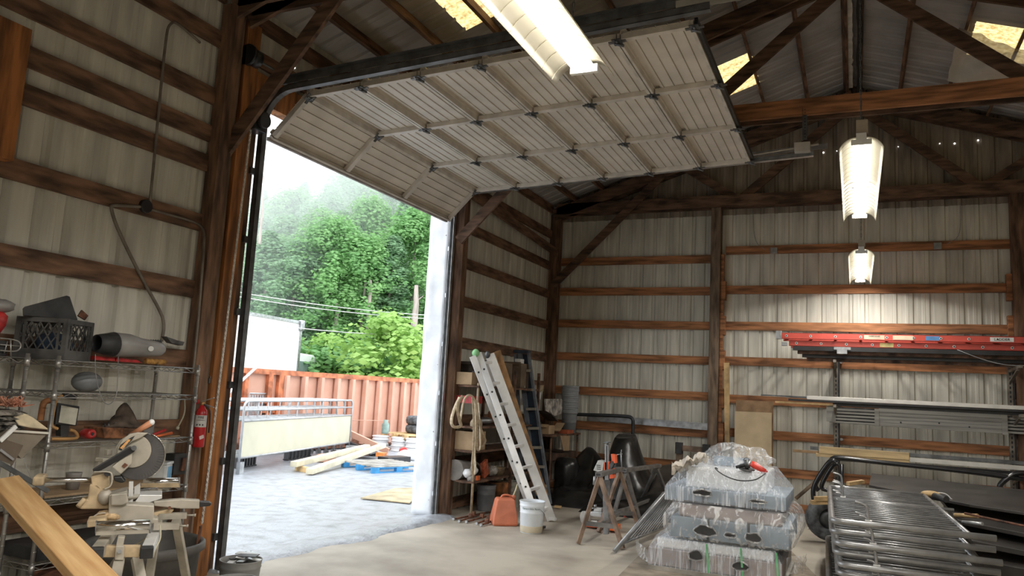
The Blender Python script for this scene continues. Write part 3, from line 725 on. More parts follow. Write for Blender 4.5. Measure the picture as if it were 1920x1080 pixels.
# livestock-style steel barrier panels; the front one carries a cream board
PL = Vector((-10.12, 10.95, 0)); PR = Vector((-11.32, 15.95, 0)); px_ = (PR-PL).normalized(); pn = Vector((px_.y, -px_.x, 0))
def barrier(off, shift, label, board=False, bars=False, zt=1.26):
    o0 = PL-pn*off+px_*shift; Lp = (PR-PL).length
    t = thing('barrier_panel', label, 'barrier', (o0.x, o0.y, -.05), 0, 'steel barrier panels in the yard')
    def q(a, z): return o0+px_*a+Vector((0, 0, z))
    r_ = .13; fr = [q(0, -.05), q(0, zt-r_)]+arc(q(r_, zt-r_), r_, math.pi, math.pi/2, 6, px_, (0, 0, 1))[1:]+arc(q(Lp-r_, zt-r_), r_, math.pi/2, 0, 6, px_, (0, 0, 1))+[q(Lp, -.05)]
    MB().tube(fr, .024, 8).build('frame_tube', M_tubeg, t)
    for z in (zt-.17, zt-.36): MB().tube([q(0, z), q(Lp, z)], .019, 8).build('rail', M_tubeg, t)
    MB().tube([q(0, .24), q(Lp, .24)], .02, 8).build('rail', M_tubeg, t)
    if board:
        MB().prism([q(.03, .26), q(Lp-.03, .26), q(Lp-.03, zt-.38), q(.03, zt-.38)], -pn*.012).build('cream_board', M_cream, t)
    else:
        for k in range(3): MB().tube([q(Lp*(k+1)/4, .24), q(Lp*(k+1)/4, zt)], .012, 6).build('upright', M_tubeg, t)
    MB().box(q(0, .02)+px_*.06, (.05, .14, .30)).build('foot_plate', M_galv, t); MB().box(q(Lp, .0), (.05, .14, .1)).build('foot_plate', M_galv, t)
    return t
barrier(0, 0, 'front grey tube barrier panel in the yard carrying a long cream board', True)
ords = ('first', 'second', 'third', 'fourth', 'fifth')
for k in range(5): barrier(.16+.15*k, -.10-.10*k, 'plain grey tube barrier panel, %s behind the cream-board panel' % ords[k])
# nested dark gate frames standing behind, seen as rows of close uprights
def rack(pxa, pxb, label, n_, z0, z1, off):
    a = ON(PL-pn*off, pn, pxa, 800); b = ON(PL-pn*off, pn, pxb, 800)
    t = thing('bar_gate', label, 'gate', ((a.x+b.x)/2, (a.y+b.y)/2, -.05), 0, 'bar gates behind the barrier panels')
    for k in range(n_):
        p = a.lerp(b, k/(n_-1)); MB().beam((p.x, p.y, z0), (p.x, p.y, z1), .035, .035, pn).build('bar', M_tubeg if k % 2 else M_galv, t)
    MB().tube([(a.x, a.y, z1-.02), (a.x, a.y, z1+.03), (b.x, b.y, z1+.03), (b.x, b.y, z1-.02)], .02, 8).build('top_tube', M_tubeg, t)
    MB().tube([(a.x, a.y, z0+.05), (b.x, b.y, z0+.05)], .02, 8).build('bottom_tube', M_tubeg, t)
rack(462, 518, 'left bar gate with close uprights and the taller rounded top behind the barrier panels', 13, -.05, 1.30, 1.6)
rack(541, 588, 'middle bar gate with close uprights behind the barrier panels', 11, -.05, 1.22, 1.7)
rack(625, 652, 'right bar gate with close uprights behind the barrier panels', 7, -.05, 1.08, .9)
for a_, b_, lab in ((444, 475, 'left black nest of stacked leg brackets under the cream board'), (536, 577, 'middle black nest of stacked leg brackets under the cream board')):
    t = thing('leg_bracket_stack', lab, 'brackets', tuple(ON(PL-pn*.5, pn, (a_+b_)/2, 866)[:2])+(-.05,))
    for k in range(7):
        p = ON(PL-pn*.5, pn, a_+(b_-a_)*k/6, 866); MB().beam((p.x, p.y, -.05), (p.x, p.y, .2), .05, .09, pn).build('bracket_leg', M_black, t)
        MB().box((p.x, p.y, -.03), (.1, .1, .02)).build('bracket_foot', M_black, t)
# leaning white pole
a = ON(PL-pn*.9, pn, 434, 732); b = ON(PL-pn*.9, pn, 490, 680)
tag(MB().tube([a+(a-b)*.9, a, b], .028, 8).build('white_pole', mat('white_pole_paint', (.75, .76, .76), .4)), 'white pole leaning up past the left end of the container', 'pole')
# timbers and pallets
def plank(label, a, b, w_, h, m_, name='timber', cat='timber', group=None):
    return tag(MB().beam(a, b, w_, h).build(name, m_, bevel=.004), label, cat, group)
M_whitewood = mat('whitewashed_timber', (.66, .60, .44), .6, var=.12, scale=3)
a0 = AT(2, .02, 553, 884); b0 = AT(2, .18, 700, 856); plank('upper of two long whitewashed timbers resting on the blue pallet', (-9.75, 12.0, .1), (-10.35, 15.3, .24), .14, .10, M_whitewood)
plank('lower long whitewashed timber with orange edge lying by the blue pallet', (-9.25, 11.85, .02), (-10.5, 16.2, .22), .14, .10, M_whitewood)
plank('short timber under the end of the whitewashed timbers', (-9.9, 12.3, 0), (-9.5, 12.15, 0), .1, .1, M_pine)
M_blue = mat('blue_pallet_paint', (.05, .30, .62), .6, var=.15, scale=5)
M_palgrey = mat('grey_pallet_wood', (.42, .39, .34), .8, var=.2, scale=5)
def pallet(label, c, rz, sx, sy, m1, m2, z=-.05):
    t = thing('pallet', label, 'pallet', (c[0], c[1], z), rz)
    for k in range(7): MB().bb(-sx/2, sx/2, -sy/2+k*(sy-.1)/6, -sy/2+k*(sy-.1)/6+.1, .115, .135).build('deck_board', m2, t, local=True)
    for k in range(3):
        for j in range(3): MB().bb(-sx/2+j*(sx-.14)/2, -sx/2+j*(sx-.14)/2+.14, -sy/2+k*(sy-.1)/2, -sy/2+k*(sy-.1)/2+.1, .02, .098).build('block', m1, t, local=True)
        MB().bb(-sx/2, sx/2, -sy/2+k*(sy-.1)/2, -sy/2+k*(sy-.1)/2+.1, .098, .115).build('stringer', m1, t, local=True)
        MB().bb(-sx/2, sx/2, -sy/2+k*(sy-.1)/2, -sy/2+k*(sy-.1)/2+.1, 0, .02).build('bottom_board', m1, t, local=True)
    return t
c_ = AT(2, .05, 735, 880)
pallet('bright blue pallet with a grey deck lying on the wet yard', (-8.95, 13.85), math.atan2(.86, .36), 1.25, 1.2, M_blue, M_palgrey)
c2 = (-11.15, 18.6)
pallet('wooden pallet raised under the two stacked tyres', c2, math.atan2(.86, .36), 1.3, 1.1, M_pine, M_pine, .26)
for k, lab in ((0, 'lower grey tyre of the two on the raised pallet'), (1, 'upper grey tyre of the two, with a pale wet top')):
    ty = thing('tyre', lab, 'tyre', (c2[0]+.12, c2[1]+.2, .40+.235*k), 0, 'tyres stacked in the yard')
    MB().lathe([(.25, .02), (.33, .0), (.39, .04), (.405, .11), (.39, .19), (.33, .23), (.25, .21), (.24, .12), (.25, .02)], (0, 0, 0), 28).build('tread', M_tyre, ty, local=True)
    MB().lathe([(.24, .05), (.2, .06), (.1, .09), (.0, .09)], (0, 0, .02), 20).build('rim', M_galv, ty, local=True)
jar = AT(1, 17.6, 722, 812); MB_ = MB().lathe([(.09, 0), (.10, .06), (.10, .24), (.06, .30), (.06, .36)], (jar.x, jar.y, .40), 16)
tag(MB_.build('green_jug', mat('grey_green_plastic', (.25, .36, .32), .4)), 'grey-green jug standing left of the tyres on the pallet', 'jug')
for k, (px, py, z, lab) in enumerate(((712, 842, .1, 'white wheel rim stack left under the tyre pallet'), (748, 845, .1, 'white wheel rim stack middle under the tyre pallet'), (775, 843, .1, 'white wheel rim stack by the door jamb under the tyre pallet'))):
    p = AT(1, 17.9, px, py)
    g = MB()
    for j in range(3): g.lathe([(.20, 0), (.24, .01), (.21, .04), (.21, .08), (.24, .11), (.2, .12)], (p.x, p.y, -.05+.125*j), 18)
    tag(g.build('wheel_rim_stack', M_tw), lab, 'wheel rims')
plank('thick faded red steel beam lying in the yard clutter', AT(1, 16.2, 655, 812), AT(1, 16.6, 728, 846), .16, .14, M_dump, 'red_beam', 'beam')
plank('dark steel beam under the faded red beam', AT(1, 16.0, 650, 830), AT(1, 16.4, 730, 862), .2, .12, M_black, 'steel_beam', 'beam')
plank('long pale grey channel left of the red beam end', AT(1, 15.8, 650, 838), AT(1, 16.1, 702, 841), .3, .08, M_galv, 'steel_channel', 'beam')
plank('wide grey plate below the pale channel', AT(1, 15.4, 650, 850), AT(1, 15.6, 700, 849), .5, .05, M_track, 'steel_plate', 'plate')
plank('short black bar stack in the clutter beside the timbers', AT(2, .05, 718, 862), AT(2, .05, 760, 860), .35, .12, M_black, 'bar_stack', 'bars')
p = AT(1, 15.6, 677, 850); tag(MB().box(p, (.16, .16, .07)).build('yellow_block', mat('yellow_plastic', (.75, .6, .1), .5), bevel=.01), 'small yellow block on the grey plate', 'block')
p = AT(1, 15.0, 714, 864); tag(MB().box((p.x, p.y, .12), (.2, .16, .1)).build('orange_block', mat('orange_plastic', (.75, .25, .06), .5), bevel=.01), 'small orange block beside the timber ends', 'block')
p = AT(1, 16.6, 756, 846); tag(MB().cyl(p, p+Vector((.25, -.35, 0)), .11, n=18).build('red_reflector', mat('red_lens', (.55, .02, .02), .2)), 'round red tail lamp in the clutter near the jamb', 'lamp')
p = AT(1, 16.0, 765, 862); tag(MB().ball((p.x, p.y, .05), (.28, .2, .14), 14, 8, lambda q: 1+.2*noise.noise(q*3)).build('white_sack', M_tw), 'crumpled white sack by the door jamb', 'sack')
p = AT(2, 0, 612, 862); tag(MB().box((p.x, p.y, .04), (.3, .3, .16)).build('brick_block', M_dump, bevel=.005), 'reddish wood block under the barrier panels', 'block')
pw = [AT(2, -.03, 676, 935), AT(2, -.03, 768, 944), AT(2, -.03, 800, 915), AT(2, -.03, 741, 917)]
tag(MB().prism([v-Vector((0, 0, .0)) for v in pw], Vector((0, 0, .016))).build('plywood_sheet', mat('wet_plywood', (.50, .40, .24), .5, var=.2, scale=3)), 'tan plywood sheet lying on the yard by the door jamb', 'plywood')
# haze over the wooded hillside
hz = MB().bb(-95, -22, 22, 100, -.6, 42).build('mist', bpy.data.materials.new('thin_mist')); hz['kind'] = 'stuff'
mt = hz.data.materials[0]; mt.use_nodes = True; n = mt.node_tree; n.nodes.clear(); out = n.nodes.new('ShaderNodeOutputMaterial'); vs_ = n.nodes.new('ShaderNodeVolumeScatter')
vs_.inputs['Density'].default_value = .021; vs_.inputs['Color'].default_value = (.95, .98, 1, 1); n.links.new(vs_.outputs[0], out.inputs['Volume'])
hz['label'] = 'thin pale rain mist over the trees'
# ================================================================ near left: wire shelving and what lies on it
M_chrome = mat('dull_chrome_wire', (.40, .39, .37), .35, metal=.75, var=.15)
M_bk = mat('charcoal_plastic', (.035, .035, .037), .55, var=.3, scale=8)
M_bkdust = mat('dusty_grey_plastic', (.09, .088, .085), .6, var=.3, scale=8)
M_card = mat('brown_cardboard', (.42, .29, .17), .8, var=.12, scale=4)
M_red = mat('red_plastic', (.50, .03, .03), .4, var=.2, scale=20)
M_orange = mat('orange_paint', (.75, .16, .04), .5, var=.2, scale=6)
M_alu = mat('brushed_aluminium', (.78, .78, .77), .35, metal=.3, var=.08, scale=4)
def wire_rack(label, y0, y1, levels, x0=-5.10, x1=-4.66, pad=None):
    t = thing('wire_shelving', label, 'shelf', ((x0+x1)/2, (y0+y1)/2, 0))
    for x in (x0, x1):
        for y in (y0, y1):
            p = MB().cyl((x, y, 0), (x, y, levels[0]+.03), .0127, n=10)
            for k in range(24): p.cyl((x, y, .06+k*.07), (x, y, .064+k*.07), .0138, n=10)
            p.build('post', M_chrome, t)
    for z in levels:
        s = MB()
        for (a, b) in (((x0, y0), (x1, y0)), ((x0, y1), (x1, y1)), ((x0, y0), (x0, y1)), ((x1, y0), (x1, y1))):
            A_ = Vector((*a, z)); B_ = Vector((*b, z)); L = (B_-A_).length
            s.tube([A_, B_], .0035, 5); s.tube([A_-Vector((0, 0, .032)), B_-Vector((0, 0, .032))], .003, 5)
            n_ = max(4, int(L/.055)); s.tube([A_.lerp(B_, k/n_)-Vector((0, 0, .003+(.027 if k % 2 else 0))) for k in range(n_+1)], .0024, 4)
        sh = s.build('shelf_frame', M_chrome, t)
        wz = MB()
        n_ = int((y1-y0)/.026)
        for k in range(1, n_): wz.beam((x0, y0+(y1-y0)*k/n_, z), (x1, y0+(y1-y0)*k/n_, z), .0026, .0026)
        wz.build('shelf_wires', M_chrome, sh)['kind'] = 'stuff'
        for x in (x0, x1):
            for y in (y0, y1): MB().cyl((x, y, z-.05), (x, y, z+.008), .0185, .017, 12).build('collar', M_chrome, sh)
    return t
wire_rack('long chrome wire shelving rack against the left wall beside the door', 3.345, 4.50, (1.74, 1.535, 1.215, .86, .47, .12))
wire_rack('chrome wire shelving rack cut by the left edge of the photo', 1.92, 3.14, (1.742, 1.545, 1.215, .86, .47, .12))
XF = -4.66
# --- milk crate with tray lid inside
def crate(label, c, rz, s=.33, h=.27):
    t = thing('milk_crate', label, 'crate', c, rz)
    w_ = s/2; b = MB()
    for sx in (-1, 1):
        for sy in (-1, 1): b.box((sx*(w_-.012), sy*(w_-.012), h/2), (.03, .03, h))
    b.build('corner_post', M_bkdust, t, local=True)
    MB().bb(-w_, w_, -w_, w_, 0, .012).build('bottom', M_bkdust, t, local=True)
    for k in range(4):
        a = k*math.pi/2; ca, sa = math.cos(a), math.sin(a)
        def P(u, z, d=0): return Vector((ca*u-sa*(-(w_-.004)-d), sa*u+ca*(-(w_-.004)-d), z))
        g = MB()
        for z0_, z1_ in ((h-.03, h), (.0, .065)):
            g.prism([P(-w_, z0_), P(w_, z0_), P(w_, z1_), P(-w_, z1_)], P(0, 0, .006)-P(0, 0))
        for u in (-w_+.055, w_-.055): g.beam(P(u, .06), P(u, h-.03), .014, .008, P(0, 0, 1)-P(0, 0))
        n_ = 5
        for j in range(-3, n_+1):
            for d_ in (1, -1):
                u0 = -w_+.04+j*.055; u1 = u0+(h-.09)*.62; z0_, z1_ = .06, h-.03
                if d_ < 0: u0, u1 = u1, u0
                # clip to the panel
                lo, hi = -w_+.03, w_-.03
                def clip(ua, za, ub, zb):
                    pts = []
                    ts = [0, 1]
                    for L_ in (lo, hi):
                        if (ua-L_)*(ub-L_) < 0: ts.append((L_-ua)/(ub-ua))
                    ts.sort(); ok = []
                    for a_, b_ in zip(ts, ts[1:]):
                        m_ = ua+(ub-ua)*(a_+b_)/2
                        if lo <= m_ <= hi: ok.append((a_, b_))
                    return ok
                for a_, b_ in clip(u0, z0_, u1, z1_):
                    g.beam(P(u0+(u1-u0)*a_, z0_+(z1_-z0_)*a_), P(u0+(u1-u0)*b_, z0_+(z1_-z0_)*b_), .007, .006, P(0, 0, 1)-P(0, 0))
        g.build('lattice_side', M_bkdust, t, local=True)
    return t
ca = AT(0, -4.78, 118, 672)
cr_c = Vector((-4.93, 3.49, 1.745))
crate('charcoal plastic milk crate on top of the long wire rack', cr_c, .45)
q = lambda px, py, x=-4.9: AT(0, x, px, py)
tr_ = MB().prism([q(44, 592), q(43, 578), q(46, 575), q(125, 554), q(131, 556), q(140, 583), q(146, 600)], Vector((-.05, .03, 0)))
tag(tr_.build('plastic_tray', M_bk, bevel=.004), 'black plastic tray sticking up out of the milk crate', 'tray')
tag(MB().prism([q(147, 592), q(154, 581), q(166, 592), q(160, 600)], Vector((-.04, .02, 0))).build('rusty_block', M_rust), 'small brown block at the right corner of the milk crate', 'block')
# crate contents
tag(MB().ball(cr_c+Vector((0, 0, .10)), (.12, .12, .08), 12, 8, lambda p: 1+.3*noise.noise(p*3)).build('blue_rag', mat('navy_cloth', (.03, .05, .09), .9)), 'dark blue cloth bundle inside the milk crate', 'cloth')
# --- grey air mover (leaf blower housing) lying on the rack
bl = thing('blower_housing', 'grey plastic blower housing with a dark open mouth lying on the wire rack', 'blower', tuple(q(240, 668)))
ang = [(180, 626, 661), (195, 625, 665), (212, 623, 668), (240, 626, 669), (262, 634, 669), (285, 638, 669), (300, 642, 668), (306, 650, 664)]
pts = []; rad = []
for px, yt, yb_ in ang:
    a = q(px, yt, -4.86); b = q(px, yb_, -4.86); pts.append((a+b)/2); rad.append((b-a).length/2)
M_gy = mat('mid_grey_plastic', (.30, .29, .28), .4, var=.1, scale=5)
MB().tube(pts[2:], rad[2:], 20, cap=True, flat=(1, 1)).build('body', M_gy, bl)
MB().tube(pts[:3], [rad[0]*.95, rad[1], rad[2]*1.03], 20, cap=False).build('mouth', M_bk, bl).modifiers.new('s', 'SOLIDIFY').thickness = .006
c_ = q(282, 654, -4.80); MB().cyl(c_+Vector((.0, 0, 0)), c_+Vector((.03, -.02, 0)), .019, n=16).build('badge', M_white, bl)
g = MB()
for k in range(8): g.beam(q(268+k*4.5, 637.5, -4.84), q(270+k*4.5, 643.5, -4.84), .006, .02)
g.build('vent_slats', M_bk, bl)
rt = MB().prism([q(178, 667), q(216, 670.5), q(216, 677.5), q(178, 675)], Vector((-.06, 0, 0)))
tag(rt.build('red_tool_case', M_red, bevel=.004), 'red tool handle under the mouth of the grey blower', 'tool')
rt = MB().prism([q(219, 670), q(258, 675), q(268, 681), q(218, 678)], Vector((-.06, 0, 0)))
tag(rt.build('red_wedge', M_red, bevel=.004), 'red wedge-shaped tool under the middle of the grey blower', 'tool')
tag(MB().cyl(q(273, 677, -4.9), q(309, 679, -4.9), .021, n=14).build('yellow_roll', mat('ochre_roll', (.50, .26, .07), .8, var=.3, scale=30)), 'ochre roll lying at the right end of the grey blower', 'roll')
bk = MB().prism([q(312, 631, -5.0), q(332, 638, -5.0), q(346, 641, -5.0), q(343, 648, -5.0), q(322, 643, -5.0)], Vector((-.06, 0, 0)))
tag(bk.build('bent_bracket', M_bkdust), 'grey bent bracket standing behind the right end of the blower', 'bracket')
# second shelf : round grey canister
def lid(px, py, x): return AT(0, x, px, py)
cn = MB().ball(q(163, 716, -4.9), (.085, .105, .072), 18, 10)
tag(cn.build('grey_canister', mat('bluish_grey_plastic', (.22, .23, .24), .45)), 'rounded blue-grey canister on the second shelf of the long wire rack', 'canister')
cb = smoothpts([q(179, 664, -4.64), q(178, 690, -4.64), q(182, 720, -4.63), q(192, 752, -4.63), q(203, 760, -4.63), q(214, 752, -4.63), q(220, 735, -4.64), q(221, 690, -4.65), q(222, 668, -4.7)])
tag(MB().tube(cb, .003, 5).build('extension_cord', mat('grey_cord', (.3, .3, .3), .5)), 'thin grey cord looping down in front of the wire rack shelves', 'cord')
# third shelf: work light, coiled hose, red spool, basket, bag
wk = thing('work_light', 'square black halogen work light with an orange tube stand on the third shelf', 'work light', tuple(q(129, 822, -4.8)))
xw = -4.80
MB().prism([q(108, 755, xw), q(150, 762, xw), q(144, 799, xw), q(104, 796, xw)], Vector((-.07, 0, 0))).build('lamp_body', M_bk, wk, bevel=.006)
MB().prism([q(114.5, 760, xw+.003), q(146, 766, xw+.003), q(140.5, 797, xw+.003), q(109.5, 792, xw+.003)], Vector((.004, 0, 0))).build('glass_front', mat('milky_lamp_glass', (.62, .60, .50), .12), wk)
MB().prism([q(114, 797, xw), q(130, 798, xw), q(128, 818, xw), q(114, 818, xw)], Vector((-.05, 0, 0))).build('bracket', M_bk, wk)
MB().tube(smoothpts([q(117, 742, xw), q(107, 746, xw), q(103, 757, xw), q(97, 790, xw), q(97, 800, xw), q(108, 804, xw)]), .010, 8).build('handle_tube', mat('ochre_foam_tube', (.50, .27, .10), .6), wk)
MB().tube(smoothpts([q(130, 806, xw), q(140, 808, xw), q(147, 818, xw), q(142, 823, xw), q(95, 823, xw)]), .011, 8).build('foot_tube', MATS['ochre_foam_tube'], wk)
tag(MB().tube(smoothpts([q(76, 788, -4.9), q(80, 760, -4.9), q(84, 752, -4.9), q(100, 750, -4.9)]), .02, 8).build('orange_hook_bar', mat('faded_orange_bar', (.42, .18, .07), .7)), 'faded orange hooked bar behind the rack post left of the work light', 'bar')
tag(MB().tube([q(118, 741, -4.95), q(142, 745, -4.95)], .018, 8).build('black_grip', M_bk), 'black grip above the work light', 'grip')
rs = thing('red_twine_spool', 'red spool of twine lying on the third shelf right of the work light', 'spool', tuple(q(168, 824, -4.75)))
c1 = q(156, 813, -4.84); c2_ = q(179, 814, -4.70); ax = (c2_-c1).normalized()
MB().lathe([(.012, 0), (.030, .002), (.034, .02), (.034, .07), (.032, .10), (.012, .11), (.011, .05)], c1, 24, ax).build('winding', M_red, rs)
MB().cyl(c1+ax*.11, c1+ax*.112, .010, n=14).build('core_hole', M_bk, rs)
bsk = thing('tool_basket', 'dusty brown basket of small tools on the third shelf behind the saw', 'basket', tuple(q(215, 824, -4.85)))
MB().prism([q(193, 802, -4.78), q(240, 803, -4.78), q(238, 822, -4.78), q(196, 822, -4.78)], Vector((-.2, 0, 0))).build('basket_body', mat('rusty_brown_basket', (.26, .11, .05), .85, var=.35, scale=20), bsk, bevel=.006)
for k in range(7): MB().cyl(q(198+k*6, 806, -4.86-.01*k), q(200+k*6+random.uniform(-4, 4), 795-random.random()*4, -4.86-.01*k), .005, n=6).build('tool_shaft', M_galv if k % 2 else M_bk, bsk)
bag = MB()
def bagf(u, v):
    px = 192+78*u; top = 800-44*math.exp(-((u-.52)/.26)**2)+4*noise.noise(Vector((u*6, 1, 0)))
    P = q(px, 801-(801-top)*v, -4.86-.12*math.sin(v*math.pi/2)+.03*noise.noise(Vector((u*5, v*4, 2)))); return P
bag.grid(bagf, 20, 8); ob = bag.build('canvas_bag', mat('dusty_brown_canvas', (.115, .085, .065), .95, var=.3, scale=8), solid=.02)
tag(ob, 'slumped dusty brown canvas bag with a standing flap on the third shelf', 'bag')
for k, (a, b, lab) in enumerate((((284, 816), (310, 806), 'upper red-handled tool on the third shelf behind the saw blade guard'), ((288, 819), (322, 812), 'middle red and tan tool on the third shelf behind the saw blade guard'), ((296, 822), (336, 819), 'lower tan wooden tool on the third shelf beside the rack end post'))):
    tag(MB().tube([q(*a, -4.8), q(*b, -4.8)], [.008, .012], 8).build('hand_tool', (M_red, M_orange, M_pine)[k]), lab, 'hand tool')
tag(MB().tube(smoothpts([q(346, 750, -4.9), q(347, 775, -4.9), q(334, 800, -4.9)]), .006, 6).cyl(q(334, 800, -4.9), q(332, 805, -4.9), .012, n=8).build('cream_strap', mat('cream_strap', (.45, .42, .32), .7)), 'thin cream strap hanging down inside the right end of the wire rack', 'strap')
# fourth shelf
bp = MB().bb(-5.08, -4.70, 3.4, 4.45, .868, .882); tag(bp.build('tan_shelf_board', M_card), 'tan board laid on the fourth wire shelf behind the saw', 'board')
cup = q(135, 918, -4.85); tag(MB().lathe([(.04, 0), (.05, .1), (.052, .11)], (cup.x, cup.y, .884), 16).build('grey_cup', M_gy), 'grey cup on the fourth wire shelf', 'cup')
pt_ = q(303, 897, -4.80)
wpj = thing('wipes_tub', 'translucent white tub with a blue label behind the saw roller', 'tub', (pt_.x, pt_.y, .884), .5)
MB().bb(-.05, .05, -.07, .07, 0, .13).build('tub_body', mat('cloudy_plastic', (.60, .62, .62), .3), wpj, local=True, bevel=.012)
MB().bb(-.054, .054, -.074, .074, .125, .145).build('lid', MATS['cloudy_plastic'], wpj, local=True, bevel=.004)
MB().bb(.0505, .052, -.03, .05, .02, .11).build('blue_label', mat('blue_label', (.15, .42, .70), .5), wpj, local=True)
cd = q(330, 862, -4.86)
tag(MB().box((cd.x, cd.y, cd.z-.03), (.10, .12, .16)).build('dark_box', M_bk, bevel=.005), 'dark box with a brown side on the fourth shelf at the rack end', 'box')
tag(MB().box((cd.x+.055, cd.y+.03, cd.z-.03), (.02, .05, .1)).build('brown_block', M_rust), 'brown block in front of the dark box at the rack end', 'block')
# lower shelves: dark slabs
tag(MB().bb(-5.08, -4.70, 3.4, 4.3, .48, .56).build('dark_slab_stack', M_bk, bevel=.004), 'dark slab stack on the fifth wire shelf behind the saw stand', 'slabs')
tag(MB().bb(-5.08, -4.72, 3.42, 4.2, .13, .26).build('metal_box', M_bkdust, bevel=.006), 'dusty metal box on the lowest wire shelf', 'box')
# --- second rack, at the left edge
tag(MB().tube(smoothpts([q(0, 634, -4.7), q(22, 636, -4.7), q(36, 640, -4.7), q(40, 649, -4.7), q(34, 658, -4.7), q(20, 659, -4.7), q(0, 657, -4.7)]), .005, 6).tube([q(20, 635, -4.7), q(20, 673, -4.7)], .005, 6).tube([q(0, 646, -4.7), q(37, 649, -4.7)], .004, 6).tube([q(14, 640, -4.7), q(8, 662, -4.7)], .004, 6).build('wire_basket_end', M_chrome), 'chrome wire basket end on top of the left edge rack', 'basket')
rp = q(0, 604, -4.9)
tag(MB().lathe([(.03, 0), (.06, .06), (.065, .12), (.03, .15)], rp-Vector((0, .03, .08)), 16).build('red_funnel', M_red), 'red funnel at the left edge standing on the rack', 'funnel')
tag(MB().ball(rp+Vector((0, -.02, .10)), (.08, .09, .045), 14, 8, lambda p: 1+.2*noise.noise(p*2)).build('plastic_dome', M_gy), 'grey cap over the red funnel at the left edge', 'cap')
tag(MB().bb(-5.02, -4.72, 2.6, 3.05, 1.745, 1.84).build('black_case', M_bk, bevel=.006), 'black case lying on top of the left edge rack behind the wire basket end', 'case')
# bristle broom heads stack
st = MB()
for k in range(4):
    z = 1.33+.028*k
    st.ball((-4.62, 2.93, z), (.20, .19, .024), 18, 6, lambda p: 1+.10*noise.noise(p*4+Vector((k, 0, 0))))
tag(st.build('grey_fibre_stack', mat('matted_grey_fibre', (.22, .20, .17), .95, var=.6, scale=30, bump=1)), 'stack of matted grey scouring pads on the left edge rack', 'pads')
rb = MB(); rr_ = random.Random(3)
for _ in range(700):
    x_ = -4.64+rr_.uniform(-.13, .15); y_ = 2.88+rr_.uniform(-.2, .18); z_ = 1.45+.02*rr_.random()
    rb.beam((x_, y_, z_), (x_+rr_.uniform(-.05, .05), y_+rr_.uniform(-.05, .05), z_+rr_.uniform(.0, .05)), .005, .005)
ob = tag(rb.build('rusty_bristles', mat('rusty_pink_bristle', (.55, .25, .16), .8, var=.3)), 'heap of rusty pink bristles on top of the grey pads', 'bristles', kind='stuff')
fl_ = [ON((-4.4, 2.9, 1.3), (1, -.3, .8), px, py) for px, py in ((17, 771), (48, 776), (62, 783), (90, 804), (60, 801), (36, 796))]
tag(MB().prism(fl_, Vector((-.003, 0, -.005))).build('torn_label_flap', mat('pale_printed_card', (.74, .62, .42), .8, var=.15, scale=9)), 'pale torn cardboard flap jutting out from the left edge rack', 'cardboard')
bxm = MATS['brown_cardboard']
bx = thing('tipped_open_box', 'tipped open grey-brown cardboard box hanging off the left edge rack', 'box', tuple(q(40, 860, -4.4)))
P = lambda px, py, x=-4.35: AT(0, x, px, py)
M_cg = mat('grey_brown_card', (.26, .22, .17), .85, var=.15, scale=4)
MB().prism([P(24, 807), P(90, 812), P(62, 840), P(40, 860), P(10, 828)], Vector((-.25, .04, 0))).build('box_body', M_cg, bx)
MB().prism([P(0, 822, -4.30), P(10, 824, -4.30), P(44, 835, -4.30), P(24, 872, -4.30), P(0, 862, -4.30)], Vector((-.006, 0, 0))).build('flap', mat('dark_brown_card', (.13, .10, .075), .85), bx)
MB().beam(P(0, 827, -4.29), P(30, 783+16, -4.29), .012, .022).build('white_edge', M_white, bx)
MB().beam(P(24, 808, -4.34), P(90, 812, -4.34), .01, .012).build('torn_edge', mat('torn_paper', (.7, .66, .58), .9), bx)
MB().beam(P(0, 843, -4.29), P(25, 862, -4.29), .008, .012).build('edge_strip', MATS['grey_cord'], bx)
# long thin metal strip
a = AT(0, -3.9, -6, 865); b = AT(0, -3.9, 90, 921)
tag(MB().beam(a, b, .012, .022).build('metal_strip', M_track), 'thin dark metal strip slanting down at the left edge above the lumber', 'strip')
tag(MB().tube([AT(0, -4.0, 44, 858), AT(0, -4.0, 60, 905)], .0015, 4).build('thin_wire', MATS['grey_cord']), 'thin pale wire hanging below the tipped box', 'wire')
# big pine board in the foreground
q0 = CAMP+ray(8, 905)*3.55; q1 = CAMP+ray(330, 1253)*2.25
dd = (q1-q0).normalized(); ez_ = dd.cross(Vector((.45, -.30, .75)).normalized()).normalized()
pb = thing('pine_board', 'thick pale pine board slanting through the lower left corner', 'board', tuple(q0), R=Matrix((dd, ez_, dd.cross(ez_))).transposed())
M_bigpine = mat('knotty_pale_pine', (.62, .41, .20), .6, scale=5, stretch=(.5, 6, 6), col2=(.40, .22, .085), lo=.3, hi=.7, bump=.15, detail=8)
MB().beam(q0, q1, .118, .05, Vector((.45, -.30, .75))).build('board_body', M_bigpine, pb, bevel=.004)
kn = q0.lerp(q1, .36)+ez_*.0 if False else q0.lerp(q1, .36)
side_ = Vector((0, 0, 0))
q2 = AT(0, -3.6, 0, 930)
